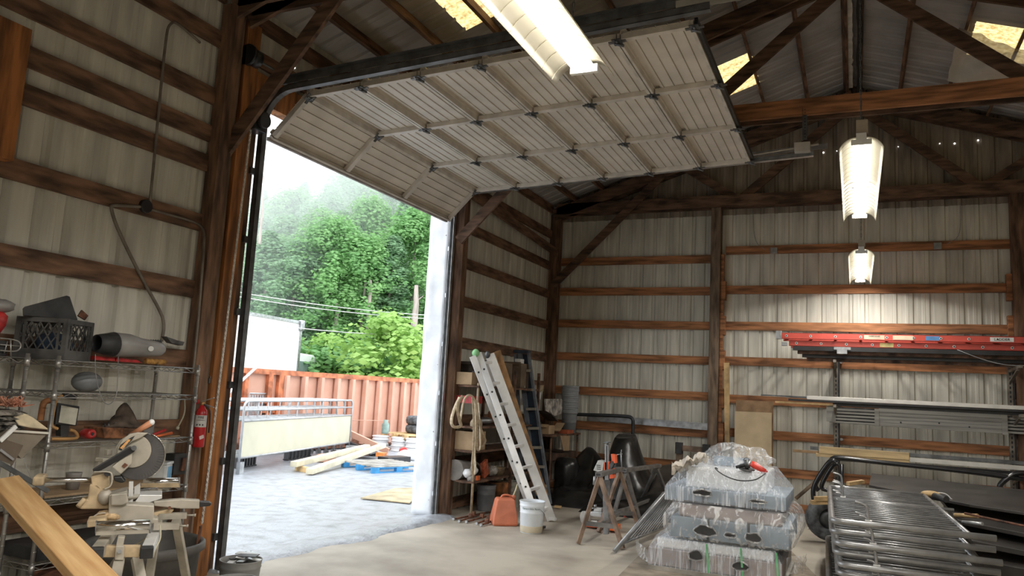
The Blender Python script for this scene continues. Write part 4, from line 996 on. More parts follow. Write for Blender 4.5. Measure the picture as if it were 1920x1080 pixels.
# fire extinguisher on the door post
ex = thing('fire_extinguisher', 'red fire extinguisher with a white label hanging on the near door post', 'fire extinguisher', (-5.09, 4.88, 1.10))
cx, cy = -4.985, 4.905
MB().lathe([(.040, 0), (.046, .01), (.046, .27), (.040, .305), (.022, .325), (.018, .345)], (cx, cy, 1.10), 24).build('cylinder', mat('extinguisher_red', (.50, .015, .02), .3), ex)
MB().lathe([(.0465, .165), (.0468, .166), (.0468, .262), (.0465, .263)], (cx, cy, 1.10), 24).build('white_label', mat('white_label', (.62, .60, .58), .5), ex)
MB().box((cx+.045, cy-.02, 1.10+.085), (.006, .045, .028), Matrix.Rotation(.3, 3, 'X')).build('diamond_mark', mat('pale_diamond', (.75, .6, .58), .5), ex)
MB().cyl((cx, cy, 1.44), (cx, cy, 1.475), .018, n=12).build('valve', mat('brass', (.45, .25, .10), .4, metal=.6), ex)
MB().beam((cx-.01, cy+.0, 1.475), (cx+.075, cy+.045, 1.51), .018, .006).beam((cx-.01, cy, 1.462), (cx+.08, cy+.05, 1.43), .018, .006).build('handle', M_galv, ex)
MB().cyl((cx-.02, cy-.035, 1.472), (cx-.02, cy-.055, 1.472), .02, n=14).build('gauge', M_red, ex)
MB().tube(smoothpts([(cx+.02, cy+.0, 1.45), (cx+.06, cy+.03, 1.42), (cx+.06, cy+.04, 1.30), (cx+.055, cy+.045, 1.22)]), .007, 8).build('hose', M_bk, ex)
for j, (s_, b_) in enumerate((('FIRE', .026), ('EXTINGUISHER', .009))):
    text(s_, b_, M_bk, ex, (cx+.034, cy-.0345, 1.10+.245-.022*j), (.72, .69, 0), (0, 0, 1))
for k in range(3): MB().box((cx+.030+(k-1)*.016, cy-.036+(k-1)*.015, 1.285), (.010, .002, .012), Matrix.Rotation(.76, 3, 'Z')).build('pictogram', M_bk, ex)
# conduits on the left wall
M_cond = mat('dusty_conduit', (.22, .19, .155), .6, metal=.3, var=.2)
xc = -5.135
tag(MB().tube(smoothpts([q(375, 80, xc), q(330, 40, xc), q(318, 45, xc), q(312, 62, xc), q(300, 180, xc), q(290, 290, xc), q(281, 380, xc)], 2), .011, 8).build('conduit', M_cond), 'vertical conduit bending over at the top of the left wall', 'conduit')
tag(MB().tube(smoothpts([q(268, 388, xc), q(300, 398, xc), q(360, 414, xc), q(380, 425, xc), q(384, 445, -5.03), q(378, 520, -5.03), q(372, 600, -5.03), q(362, 700, -5.03)], 2), .011, 8).build('conduit', M_cond), 'conduit running right along a girt and down the door post', 'conduit')
tag(MB().tube(smoothpts([q(268, 388, xc), q(212, 384, xc), q(207, 388, xc), q(220, 430, xc), q(270, 530, xc), q(296, 575, xc), q(309, 605, xc), q(303, 640, xc)], 2), [.012]*4+[.012]*100 if False else .013, 8).build('flex_conduit', M_cond), 'flexible conduit sagging diagonally down the left wall to the rack', 'conduit')
jb = q(273, 387, xc); tag(MB().cyl(jb-Vector((.03, 0, 0)), jb+Vector((.02, 0, 0)), .055, n=12).build('junction_box', M_black, bevel=.006), 'black dusty junction box on a girt where three conduits meet', 'junction box')
# ================================================================ sliding mitre saw on its stand
O_ = CAMP+ray(240, 960)*3.95
SU = Vector((.66, .75, 0)).normalized(); SV = Vector((-SU.y, SU.x, 0))       # SU to the right along the tool, SV away from the viewer
def sp(px, py, d=0): return ON(O_+SV*d, SV, px, py)
M_saw = mat('dusty_cast_aluminium', (.46, .42, .35), .5, metal=.15, var=.15, scale=8)
M_sawd = mat('sawdust_covered_cast', (.55, .42, .26), .8, var=.2, scale=12)
M_steel = mat('polished_steel', (.75, .74, .72), .16, metal=1, var=.05, scale=4)
saw = thing('mitre_saw', 'large dusty sliding mitre saw with round grey blade guard and orange handle on its stand', 'saw', (O_.x, O_.y, O_.z-.02), math.atan2(SU.y, SU.x))
# blade guard
cg = sp(261, 855, .02)
def disc(mb, c, r, th, r_in=0, n=40, a0=0, a1=2*math.pi):
    pts = []
    for k in range(n+1):
        a = a0+(a1-a0)*k/n; pts.append(c+SU*(r*math.cos(a))+Vector((0, 0, 1))*(r*math.sin(a)))
    if r_in: 
        for k in range(n, -1, -1):
            a = a0+(a1-a0)*k/n; pts.append(c+SU*(r_in*math.cos(a))+Vector((0, 0, 1))*(r_in*math.sin(a)))
    return mb.prism(pts, SV*th)
px2m = 3.95/1440.8
R1 = 45*px2m
g = MB(); disc(g, cg, R1, .05, 0, 40, -2.3, 1.45)
g.build('lower_guard', mat('smoky_guard', (.09, .085, .085), .35, var=.3, scale=3), saw, bevel=.004)
for k in range(22):
    a = -1.7+k*.13; 
    MB().beam(cg-SV*.002+SU*(R1*.74*math.cos(a))+Vector((0, 0, R1*.74*math.sin(a))), cg-SV*.002+SU*(R1*.97*math.cos(a))+Vector((0, 0, R1*.97*math.sin(a))), .0015, .002, SV).build('guard_rib', M_track, saw)
rim = MB(); rim.tube([cg-SV*.004+SU*(R1*math.cos(a))+Vector((0, 0, R1*math.sin(a))) for a in [-1.0+2.2*k/14 for k in range(15)]], .0025, 6); rim.build('bright_rim', M_steel, saw)
g = MB(); disc(g, sp(250, 846, .01), 31*px2m, .02, 0, 40); g.build('guard_cover', M_saw, saw, bevel=.003)
up = [sp(x, y, -.012) for x, y in ((219, 852), (221, 838), (230, 824), (243, 814), (258, 811), (278, 812), (262, 822), (247, 828), (236, 838), (230, 850))]
MB().prism(up, SV*.07).build('upper_guard', M_saw, saw, bevel=.004)
st_ = [sp(x, y, -.014) for x, y in ((222, 843), (226, 834), (246, 820), (253, 817), (247, 826), (228, 845))]
MB().prism(st_, SV*.002).build('label_band', M_bk, saw)
yl = [sp(x, y, -.015) for x, y in ((225, 840), (240, 824), (245, 824), (230, 843))]
MB().prism(yl, SV*.002).build('orange_label', mat('label_orange', (.80, .36, .08), .5), saw)
a_, b_ = sp(229, 841, -.017), sp(242, 826, -.017)
text('DEWALT', .0135, mat('label_cream', (.8, .7, .5), .5), saw, (a_+b_)/2, b_-a_, (b_-a_).cross(SV)*-1)
# arm
MB().prism([sp(x, y, -.04) for x, y in ((173, 880), (242, 838), (251, 838), (253, 846), (247, 850), (190, 882), (176, 886))], SV*.03).build('black_arm', M_black, saw, bevel=.004)
MB().cyl(sp(251, 840, -.05), sp(251, 840, 0), .013, n=16).build('pivot_bolt', M_track, saw)
MB().prism([sp(x, y, -.03) for x, y in ((209, 876), (238, 851), (248, 849), (247, 870), (226, 890))], SV*.07).build('motor_arm', M_saw, saw, bevel=.006)
MB().prism([sp(x, y, -.035) for x, y in ((228, 874), (234, 868), (240, 872), (233, 878))], SV*.01).build('recess', M_rust, saw)
MB().tube([sp(247, 815, .05), sp(284, 792, .02)], [.014, .016], 14).build('orange_handle', mat('dusty_orange_grip', (.62, .27, .14), .5, var=.15), saw)
MB().ball(sp(284, 792, .02), .0165, 12, 8).build('handle_end', M_white, saw)
MB().prism([sp(x, y, .03) for x, y in ((264, 806), (276, 796), (290, 794), (288, 812), (280, 816))], SV*.03).build('trigger_bow', M_bkdust, saw, bevel=.003)
MB().box(sp(194, 862, .04), (.06, .05, .02)).box(sp(203, 848, .04), (.025, .03, .03)).build('knob', M_saw, saw, bevel=.004)
# carriage and rails
MB().tube([sp(68, 900, .02), sp(205, 900, .02)], .013, 16).tube([sp(68, 900, .09), sp(205, 900, .09)], .013, 16).build('slide_rail', M_steel, saw)
MB().box(sp(75, 899, .05), (.05, .14, .045), Matrix.Rotation(math.atan2(SU.y, SU.x), 3, 'Z')).build('rail_end', M_sawd, saw, bevel=.01)
MB().prism([sp(x, y, -.02) for x, y in ((170, 893), (195, 889), (205, 893), (206, 912), (190, 920), (172, 912))], SV*.12).build('rail_clamp', M_sawd, saw, bevel=.006)
MB().tube(smoothpts([sp(176, 885, -.045), sp(205, 884, -.045), sp(211, 890, -.045), sp(209, 912, -.045), sp(196, 917, -.045)]), .004, 8).build('carry_loop', M_saw, saw)
MB().cyl(sp(201, 888, -.04), sp(201, 888, .06), .014, n=16).build('cam_knob', M_black, saw)
MB().prism([sp(x, y, -.01) for x, y in ((212, 894), (228, 893), (236, 903), (228, 906), (214, 902))], SV*.06).build('hose_block', M_black, saw, bevel=.006)
MB().prism([sp(x, y, -.02) for x, y in ((168, 908), (182, 905), (200, 925), (206, 932), (206, 955), (150, 955), (146, 948), (152, 938), (164, 936))], SV*.12).build('bevel_post', M_sawd, saw, bevel=.008)
MB().ball(sp(197, 932, -.02), (.035, .035, .04), 14, 8).build('bevel_dial', M_saw, saw)
MB().cyl(sp(158, 956-20, -.03), sp(146, 950, -.05), .012, n=10).build('bevel_knob', M_sawd, saw)
# base, table, fence
MB().prism([sp(x, y, -.10) for x, y in ((205, 928), (238, 920), (238, 945), (289, 948), (289, 972), (297, 972), (297, 983), (200, 983), (203, 962))], SV*.16).build('base', M_saw, saw, bevel=.006)
MB().prism([sp(x, y, -.12) for x, y in ((208, 927), (238, 924), (241, 942), (230, 948), (208, 948))], SV*.02).build('base_pad', M_saw, saw, bevel=.006)
MB().lathe([(.09, -.012), (.105, 0), (.105, .008), (.0, .008)], sp(222, 930, .05), 28).build('turntable', M_saw, saw)
MB().prism([sp(x, y, -.02) for x, y in ((240, 949), (242, 903), (250, 903), (249, 947))], SV*.02).build('fence', M_alu, saw)
MB().prism([sp(x, y, .06) for x, y in ((251, 944), (252, 913), (263, 905), (262, 935))], SV*.02).build('fence', M_alu, saw)
MB().prism([sp(x, y, 0) for x, y in ((248, 948), (262, 928), (304, 928), (304, 935), (256, 950))], SV*.16).build('table_plate', M_alu, saw, bevel=.003)
MB().prism([sp(x, y, -.02) for x, y in ((288, 940), (340, 936), (375, 938), (374, 954), (340, 954), (289, 949))], SV*.05).build('mitre_arm', M_saw, saw, bevel=.005)
MB().prism([sp(x, y, -.02) for x, y in ((374, 940), (392, 941), (397, 944), (394, 949), (374, 951))], SV*.04).build('mitre_grip', M_black, saw, bevel=.004)
MB().cyl(sp(318, 952, -.04), sp(318, 952, 0), .008, n=10).build('arm_bolt', M_rust, saw)
MB().prism([sp(x, y, -.01) for x, y in ((288, 962), (318, 954), (326, 956), (315, 970), (290, 972))], SV*.08).build('scale_arc', M_sawd, saw, bevel=.003)
# ---- stand
sd = thing('saw_stand', 'metal saw stand with chrome work rollers and square tube legs', 'saw stand', (O_.x, O_.y, 0), math.atan2(SU.y, SU.x))
MB().tube([sp(268, 903, .35), sp(335, 903, .35)], .021, 18).build('work_roller', M_steel, sd)
MB().prism([sp(x, y, .33) for x, y in ((264, 906), (336, 906), (336, 914), (266, 914))], SV*.05).build('roller_bracket', M_sawd, sd)
MB().prism([sp(x, y, .34) for x, y in ((334, 896), (338, 896), (338, 914), (334, 914))], SV*.04).build('roller_cheek', M_galv, sd)
MB().prism([sp(x, y, .34) for x, y in ((296, 914), (304, 914), (304, 930), (296, 930))], SV*.03).build('roller_stem', M_saw, sd)
MB().tube([sp(181, 988, -.34), sp(280, 985, -.34)], .027, 20).build('work_roller', M_steel, sd)
MB().prism([sp(x, y, -.36) for x, y in ((179, 996), (282, 992), (282, 1000), (179, 1004))], SV*.06).build('roller_bracket', M_saw, sd)
for px in (180, 281): MB().prism([sp(x, y, -.36) for x, y in ((px-1.5, 980), (px+1.5, 980), (px+1.5, 1000), (px-1.5, 1000))], SV*.06).build('roller_cheek', M_galv, sd)
def rail(a, da, b, db, w_, h, m_, nm): MB().beam(sp(*a, da), sp(*b, db), w_, h).build(nm, m_, sd, bevel=.003)
rail((182, 1036), -.55, (215, 990), .2, .05, .05, M_saw, 'extension_rail')
rail((276, 1034), -.55, (294, 990), .2, .05, .05, M_alu, 'extension_rail')
for (a, da) in (((181, 1037), -.56), ((275, 1035), -.56)): MB().box(sp(*a, da), (.055, .05, .05), Matrix.Rotation(math.atan2(SU.y, SU.x), 3, 'Z')).build('rail_end_cap', M_bk, sd, bevel=.004)
rail((190, 1033), -.42, (262, 1033), -.42, .04, .05, M_sawd, 'cross_tube')
MB().prism([sp(x, y, -.46) for x, y in ((217, 1024), (233, 1024), (232, 1051), (215, 1050))], SV*.02).build('clamp_plate', M_saw, sd, bevel=.003)
MB().cyl(sp(224, 1034, -.48), sp(224, 1034, -.44), .009, n=8).build('clamp_bolt', M_galv, sd)
rail((228, 1005), -.42, (224, 1024), -.42, .05, .03, M_saw, 'leg_upper')
lg = [((224, 1050), -.42, (205, 1140), -.75), ((256, 1046), -.42, (275, 1150), -.60), ((228, 1040), .3, (190, 1100), .5), ((330, 975), .3, (345, 1060), .5), ((296, 975), .35, (280, 1080), .3)]
for a, da, b, db in lg:
    A_ = sp(*a, da); B_ = sp(*b, db)
    if B_.z < 0: B_ = A_.lerp(B_, A_.z/(A_.z-B_.z))
    else: B_ = A_+(B_-A_)*(A_.z/(A_.z-B_.z))
    MB().beam(A_, B_, .045, .03).build('leg', M_saw, sd, bevel=.003)
for a, b, d in (((297, 968), (350, 966), .0), ((288, 987), (336, 986), -.12)):
    MB().beam(sp(*a, d), sp(*b, d), .04, .03).build('stop_arm', M_saw, sd); MB().tube([sp(*b, d), sp(b[0]+17, b[1], d)], .005, 8).cyl(sp(b[0]+14, b[1], d), sp(b[0]+17, b[1], d), .008, n=10).build('stop_rod', M_saw, sd)
MB().prism([sp(x, y, -.2) for x, y in ((163, 976), (198, 972), (200, 985), (163, 990))], SV*.12).build('sawdust_shelf', M_sawd, sd, bevel=.006)
MB().tube(smoothpts([sp(171, 972, -.1), sp(185, 962, -.1), sp(198, 962, -.1)]), .004, 6).build('wire_handle', M_saw, sd)
MB().ball(sp(207, 966, -.05), (.07, .06, .025), 16, 8, lambda p: 1+.2*noise.noise(p*3)).build('sawdust_heap', mat('sawdust', (.62, .44, .25), .95, var=.2, scale=60), sd)
MB().tube(smoothpts([sp(275, 1008, -.3), sp(255, 1022, -.25), sp(230, 1026, -.2)]), .004, 6).tube(smoothpts([sp(300, 985, -.2), sp(302, 1010, -.25), sp(290, 1030, -.3), sp(287, 1045, -.3)]), .004, 6).build('power_cord', MATS['cream_strap'], sd)
# tub
tb = thing('stock_tub', 'large round dark grey rubber stock tub behind the saw stand', 'tub', tuple(AT(2, 0, 284, 1120)))
rimL = AT(2, .585, 200, 1020); 
TCv = AT(2, .60, 272, 1013); TC = (TCv.x, TCv.y, 0); TRr = .44
MB().lathe([(.30, .0), (.315, .05), (.345, .53), (.375, .55), (.375, .59), (.36, .60), (.335, .58), (.30, .06), (.0, .05)], TC, 48).build('tub_wall', mat('dark_grey_rubber', (.10, .095, .088), .6, var=.25, scale=4), tb)
tp = AT(2, .62, 383, 1022); MB().beam(Vector(TC)+Vector((.18, .26, .3)), Vector(TC)+Vector((.20, .27, .68)), .03, .012).build('stick', M_rust, tb)
# panel boards low in front
tag(MB().prism([AT(1, 3.9, 150, 1066), AT(1, 3.9, 345, 1066), AT(1, 3.9, 345, 1110), AT(1, 3.9, 150, 1110)], Vector((0, .02, 0))).build('cardboard_sheet', M_card), 'brown board standing below the saw stand in front of the grey tub', 'board')
pc = AT(1, 3.6, 120, 1078); tag(MB().ball(pc, (.28, .16, .05), 18, 8, lambda p: 1+.25*noise.noise(p*3)).build('red_brown_coil', M_rust), 'rusty brown bundle under the slanting pine board', 'bundle')
# metal bucket of scrap by the jamb
def pail(label, c, r, h, m_, cat='bucket'):
    t = thing('pail', label, cat, c)
    MB().lathe([(r*.84, 0), (r*.86, .004), (r*.92, h*.62), (r*.95, h*.64), (r*.92, h*.66), (r*.96, h*.84), (r*.99, h*.86), (r*.96, h*.88), (r*1.0, h*.98), (r*1.02, h), (r*.96, h), (r*.94, h*.9), (r*.82, .01), (0, .01)], (0, 0, 0), 32).build('pail_wall', m_, t, local=True)
    return t
PB = AT(2, .36, 452, 1048)
bs = pail('grey ribbed pail heaped with bent metal scrap inside the near jamb', (PB.x, PB.y, 0), .152, .36, mat('grey_ribbed_plastic', (.30, .30, .29), .45, var=.1))
for k in range(9):
    a = random.random()*6.28; c = Vector((PB.x+.06*math.cos(a), PB.y+.06*math.sin(a), .345+.006*k)); d = Vector((math.cos(a*2), math.sin(a*2), random.uniform(-.15, .15)))
    MB().beam(c-d*.09, c+d*.09, .05, .006, (random.uniform(-.5, .5), random.uniform(-.5, .5), 1)).build('metal_scrap', (M_galv, M_white, M_track)[k % 3], bs)
pail('second grey pail at the bottom edge of the photo beside the scrap pail', (AT(2, .36, 441, 1086).x, AT(2, .36, 441, 1086).y, 0), .15, .36, MATS['grey_ribbed_plastic'])
# ================================================================ far left: rusty rack, ladders, buckets
M_rackr = mat('rusty_rack_steel', (.14, .075, .045), .75, var=.35, scale=10)
M_rackp = mat('pale_rack_post', (.42, .33, .22), .6, var=.2, scale=10)
rk = thing('storage_rack', 'rusty steel storage rack piled with boxes right of the big door', 'shelf', (-4.86, 10.4, 0))
RX0, RX1, RY0, RY1 = -5.12, -4.62, 9.58, 11.5
LV = (.47, .87, 1.19, 1.74)
for y in (RY0, 10.55, RY1):
    for x in (RX0, RX1):
        if x == RX1 and y == RY0: p = MB().cyl((-4.66, 9.42, 0), (-4.66, 9.42, 1.78), .018, n=10).build('front_post', M_rackp, rk)
        else: MB().bb(x-.02, x+.02, y-.02, y+.02, 0, 2.0 if y > RY0 else 1.74).build('post', M_rackr, rk)
for z in LV: MB().prism([(RX0, RY0-.05, z-.02), (-4.80, 9.35, z-.02), (-4.64, 9.40, z-.02), (RX1, RY0+.1, z-.02), (RX1, RY1, z-.02), (RX0, RY1, z-.02)], (0, 0, .025)).build('shelf_board', M_rackr, rk)
fx = -4.66
def qf(px, py, x=fx): return AT(0, x, px, py)
def boxy(label, c, d, m_, name='cardboard_box', rz=0, cat='box', flaps=True, grp=None):
    t = thing(name, label, cat, c, rz, grp)
    MB().bb(-d[0]/2, d[0]/2, -d[1]/2, d[1]/2, 0, d[2]).build('box_body', m_, t, local=True, bevel=.004)
    if flaps:
        MB().box((0, -d[1]/2-.03, d[2]-.005), (d[0]*.95, .09, .004), Matrix.Rotation(.5, 3, 'X')).build('flap', m_, t, local=True)
    return t
M_bag = film('clear_crumpled_bag', (.55, .52, .48), .55, 14, (1, 1, 1), .2, 1)
boxy('tan cardboard box with a pencilled mark on the middle shelf of the rusty rack', (-4.84, 9.63, .872), (.30, .34, .25), M_card, flaps=False)
boxy('tan cardboard box on the top shelf of the rusty rack nearest the door', (-4.90, 9.52, 1.75), (.28, .22, .17), M_card, flaps=False)
boxy('flat white-edged carton under the clear plastic bag on the top shelf', (-4.80, 9.86, 1.75), (.30, .44, .075), mat('pale_carton', (.52, .45, .35), .8), flaps=False)
tag(MB().ball((-4.80, 9.84, 1.89), (.17, .26, .085), 24, 14, lambda p: 1+.3*noise.noise(p*4)).build('plastic_bag', M_bag), 'crumpled clear plastic bag on the top shelf of the rusty rack', 'bag')
M_dkbox = mat('dark_dusty_cardboard', (.07, .055, .045), .9, var=.3)
boxy('dark open cardboard box behind the bag on the top shelf', (-4.98, 9.92, 1.82), (.26, .5, .24), M_dkbox)
boxy('brown open box behind the ladder top on the top shelf', (-4.92, 10.55, 1.75), (.32, .40, .36), mat('mid_brown_card', (.17, .12, .08), .85))
boxy('tall brown box further along the top shelf by the stepladder', (-4.88, 11.2, 1.75), (.32, .40, .38), MATS['mid_brown_card'])
t = boxy('white tape box lying on the tall brown box', (-4.80, 11.1, 2.13), (.1, .14, .07), M_white, flaps=False)
tag(MB().lathe([(.05, 0), (.085, 0), (.085, .06), (.05, .06), (.05, 0)], (-4.72, 9.50, 1.225), 24, (.9, -.4, 0)).build('belt_roll', mat('tan_webbing', (.50, .40, .27), .85, var=.15, scale=30)), 'coil of tan webbing at the left of the hanging straps', 'strap')
tag(MB().bb(-5.05, -4.75, 9.45, 9.75, 1.50, 1.60).build('red_carton', M_red), 'red carton in the dark shelf above the hanging straps', 'box')
# hanging webbing loops
def strap(label, pts, w_, x=-4.60):
    P = smoothpts([qf(a, b, x+dx) for a, b, dx in pts], 3); g = MB()
    vs = []; 
    for i, p in enumerate(P):
        tg = (P[min(i+1, len(P)-1)]-P[max(i-1, 0)]).normalized(); vd = (p-CAMP).normalized()
        side = (tg.cross(vd).normalized()*.8+vd*.6).normalized()
        vs += [p-side*w_/2, p+side*w_/2]
    g.add(vs, [(2*i, 2*i+1, 2*i+3, 2*i+2) for i in range(len(P)-1)], True)
    return tag(g.build('webbing_strap', MATS['tan_webbing'], solid=.006), label, 'strap', 'tan straps hanging on the rusty rack')
strap('widest tan webbing strap looping left in front of the tan box', [(868, 742, 0), (856, 760, .02), (862, 790, .03), (866, 800, .03), (850, 802, .02), (845, 790, 0), (852, 765, -.02), (862, 745, -.02)], .045)
strap('tall tan webbing loop over the rack post', [(862, 795, .0), (868, 755, .02), (874, 742, .02), (884, 740, .03), (892, 752, .03), (897, 790, .03), (908, 820, .03), (912, 826, .02), (902, 842, 0), (898, 820, -.02), (900, 800, -.02)], .03)
strap('long narrow tan webbing loop hanging down to the lower shelf', [(886, 745, .02), (889, 790, .03), (888, 840, .03), (884, 880, .03), (888, 894, .03), (892, 880, .02), (889, 840, .0), (892, 790, 0), (889, 748, 0)], .03)
strap('tan webbing loop ending in a small metal buckle', [(893, 750, .0), (895, 800, .02), (894, 840, .02), (897, 846, .02), (901, 840, .01), (900, 800, .0), (897, 755, -.02)], .028)
# middle shelf odds
tag(MB().lathe([(.07, 0), (.10, .05), (.10, .16), (.07, .19)], (-4.78, 10.25, 1.215), 20).build('orange_jar', mat('orange_lid_jar', (.45, .17, .06), .5)), 'cloudy orange jar on the shelf beside the straps', 'jar')
tag(MB().ball((-4.80, 9.95, 1.26), (.12, .16, .05), 14, 8, lambda p: 1+.35*noise.noise(p*4)).build('tangled_parts', M_galv), 'tangle of small metal parts behind the straps', 'parts')
# lower shelf: hats, bags
tag(MB().tube([(-4.95, 9.42, .60), (-4.93, 10.0, .58)], [.14, .10], 20).build('grey_duct', mat('grey_felt', (.22, .20, .18), .9)), 'grey rolled mat with a dark hollow end on the lower shelf', 'roll')
for k, (x, y, z, rx, lab) in enumerate(((-4.76, 9.46, .57, .065, 'white plastic jug with orange print on the lower shelf'), (-4.78, 9.66, .59, .06, 'pale rounded bag behind the jug on the lower shelf'), (-4.70, 9.44, .505, .05, 'crumpled clear bag at the front of the lower shelf'), (-4.72, 10.15, .56, .08, 'cloudy bag of parts in the middle of the lower shelf'))):
    tag(MB().ball((x, y, z), (rx, rx*1.3, rx*.9), 16, 10, lambda p: 1+.25*noise.noise(p*3+Vector((k, 0, 0)))).build('plastic_bag', M_tw if k < 2 else M_bag), lab, 'bag')
tag(MB().box((-4.66, 9.56, .51), (.03, .09, .06)).build('red_tag_box', M_orange), 'small red carton at the front corner of the lower shelf', 'box')
tag(MB().box((-4.74, 9.93, .60), (.04, .16, .22), Matrix.Rotation(.35, 3, 'X')).build('orange_carton', mat('printed_orange_card', (.45, .10, .04), .7, var=.3, scale=30)), 'leaning red and orange carton on the lower shelf', 'box')
tag(MB().lathe([(.10, 0), (.13, .10), (.14, .11)], (-4.80, 10.45, .475), 20).build('wicker_bowl', mat('brown_bowl', (.30, .22, .13), .8, var=.3, scale=20)), 'brown bowl at the right of the lower shelf', 'bowl')
# under the rack
pail('grey bucket on the floor under the rusty rack', (-4.80, 10.15, 0), .14, .36, mat('dull_grey_bucket', (.16, .16, .165), .5))
pail('ribbed white bucket under the rack behind the ladder', (-4.68, 10.75, 0), .15, .37, mat('dull_white_bucket', (.42, .40, .35), .5))
boxy('orange-brown rusty crate on the floor between the two buckets under the rack', (-4.78, 10.45, 0), (.3, .22, .37), mat('rusty_orange_crate', (.30, .12, .04), .8, var=.4, scale=8), 'crate', cat='crate', flaps=False)
tag(MB().ball((-4.72, 10.35, .08), (.10, .12, .09), 14, 8).build('dusty_basin', M_bkdust), 'dusty grey basin on the floor under the rack', 'basin')
# pipe clamps on floor
cl = [((852, 973), (928, 958)), ((862, 977), (905, 962)), ((876, 978), (935, 962)), ((895, 981), (940, 966)), ((903, 984), (925, 976))]
for k, (a, b) in enumerate(cl):
    A_ = AT(2, .02, *a); B_ = AT(2, .03, *b)
    t = thing('pipe_clamp', 'rusty pipe clamp on the floor, number %s from the door jamb' % ('one', 'two', 'three', 'four', 'five')[k], 'clamp', tuple(A_), 0, 'pipe clamps on the floor')
    t['label'] = ('rusty pipe clamp nearest the rack post, its pale tip farthest left', 'short rusty pipe clamp second from the rack post', 'rusty pipe clamp in the middle of the row on the floor', 'rusty pipe clamp with its head close to the red fuel can', 'shortest dark rod at the front of the pipe clamps')[k]
    MB().tube([A_, B_], .014, 8).build('pipe', M_rust, t)
    c = A_.lerp(B_, .45); MB().box(c+Vector((0, 0, .02)), (.05, .04, .06)).build('clamp_head', M_rust, t, bevel=.005)
    MB().cyl(A_, A_+(A_-B_).normalized()*.03, .017, n=8).build('pipe_end', M_galv, t)
# red fuel can
fc = thing('fuel_can', 'faded orange-red plastic fuel can standing beside the white bucket', 'fuel can', (-4.12, 9.28, 0), .62)
M_fuel = mat('faded_red_plastic', (.62, .19, .10), .5, var=.12, scale=3)
def can(zs): 
    g = MB(); vs = []
    for z, a, b in zs: vs += [Vector((-a, -b, z)), Vector((a, -b, z)), Vector((a, b, z)), Vector((-a, b, z))]
    n_ = len(zs); fs = [(3, 2, 1, 0), tuple(4*(n_-1)+k for k in range(4))]
    for i in range(n_-1):
        for k in range(4): fs.append((4*i+k, 4*i+(k+1) % 4, 4*i+4+(k+1) % 4, 4*i+4+k))
    return g.add(vs, fs)
can([(0, .155, .13), (.03, .16, .14), (.10, .155, .13), (.31, .115, .10), (.335, .10, .085)]).build('can_body', M_fuel, fc, local=True, bevel=.014)
MB().cyl((.12, .05, .30), (.12, .05, .36), .03, n=14).build('cap', M_fuel, fc, local=True)
MB().tube(smoothpts([(-.05, 0, .33), (-.03, 0, .37), (.06, 0, .37), (.10, .02, .33)]), .013, 8).build('handle', M_fuel, fc, local=True)
MB().tube(smoothpts([(.12, .05, .35), (.15, .05, .43), (.17, .06, .50)]), .010, 8).build('spout', mat('cream_spout', (.55, .48, .30), .5), fc, local=True)
# white bucket
wbk = pail('white plastic bucket with a wet beige band at its base standing before the ladder feet', (-3.63, 9.02, 0), .158, .375, mat('white_bucket_plastic', (.72, .76, .80), .35, var=.04))
MB().lathe([(.1345, .002), (.1385, .02), (.1410, .082), (.1395, .086)], (0, 0, 0), 32).build('stained_band', mat('beige_stain', (.52, .45, .33), .6, var=.1), wbk, local=True)
MB().lathe([(.0, .30), (.148, .30)], (0, 0, 0), 32).build('dark_contents', M_bk, wbk, local=True)
MB().tube([Vector((.16*math.cos(a), .16*math.sin(a), .30-.11*math.sin((a+.6)/math.pi*math.pi))) for a in [-.6+math.pi*k/14 for k in range(15)]], .003, 6).build('wire_handle', M_galv, wbk, local=True)
R2 = .157; 
vdir = Vector((3.63, -9.02, 0)).normalized(); M_ink = mat('dark_green_ink', (.05, .10, .08), .6)
word = 'Convertible Paint'
for i, ch_ in enumerate(word):
    if ch_ == ' ': continue
    a = math.atan2(vdir.y, vdir.x)+(i-9)*.085
    nrm = Vector((math.cos(a), math.sin(a), 0)); text(ch_, .028, M_ink, wbk, Vector((-3.63, 9.02, .295))+nrm*(R2-.002), (-nrm.y, nrm.x, 0), (0, 0, 1))
# aluminium extension / platform ladder
def leaning_ladder():
    t = thing('aluminium_ladder', 'bright aluminium articulated ladder leaning steeply against the rusty rack', 'ladder', (-3.7, 9.5, 0))
    # two side frames: left pair of rails (outer, inner) and right one
    foot = [AT(2, .03, 1006, 990), AT(2, .03, 1034, 972)]
    top = [ON((-4.55, 9.25, 2.1), (.9, -.4, 0), 890, 672), ON((-4.45, 9.6, 2.1), (.9, -.4, 0), 920, 672)]
    lo = [foot[0], foot[1]]; up_ = [top[0], top[1]]
    side = (foot[1]-foot[0]).normalized()
    return t, foot, top
ld, foot, top = leaning_ladder()
FL = AT(2, .02, 1013, 989); FR = AT(2, .02, 1036, 975)
TLp = Vector((-4.60, 9.27, 2.13)); 
TLp = ON((-4.58, 9.4, 2.1), Vector((.95, -.3, 0)), 889, 668); TRp = ON((-4.58, 9.75, 2.1), Vector((.95, -.3, 0)), 920, 670)
d1 = (TLp-FL).normalized(); acr = (TRp-TLp).normalized()
nrm_ = d1.cross(acr).normalized()
def lrail(a, b, w_, h): return MB().beam(a, b, w_, h, nrm_)
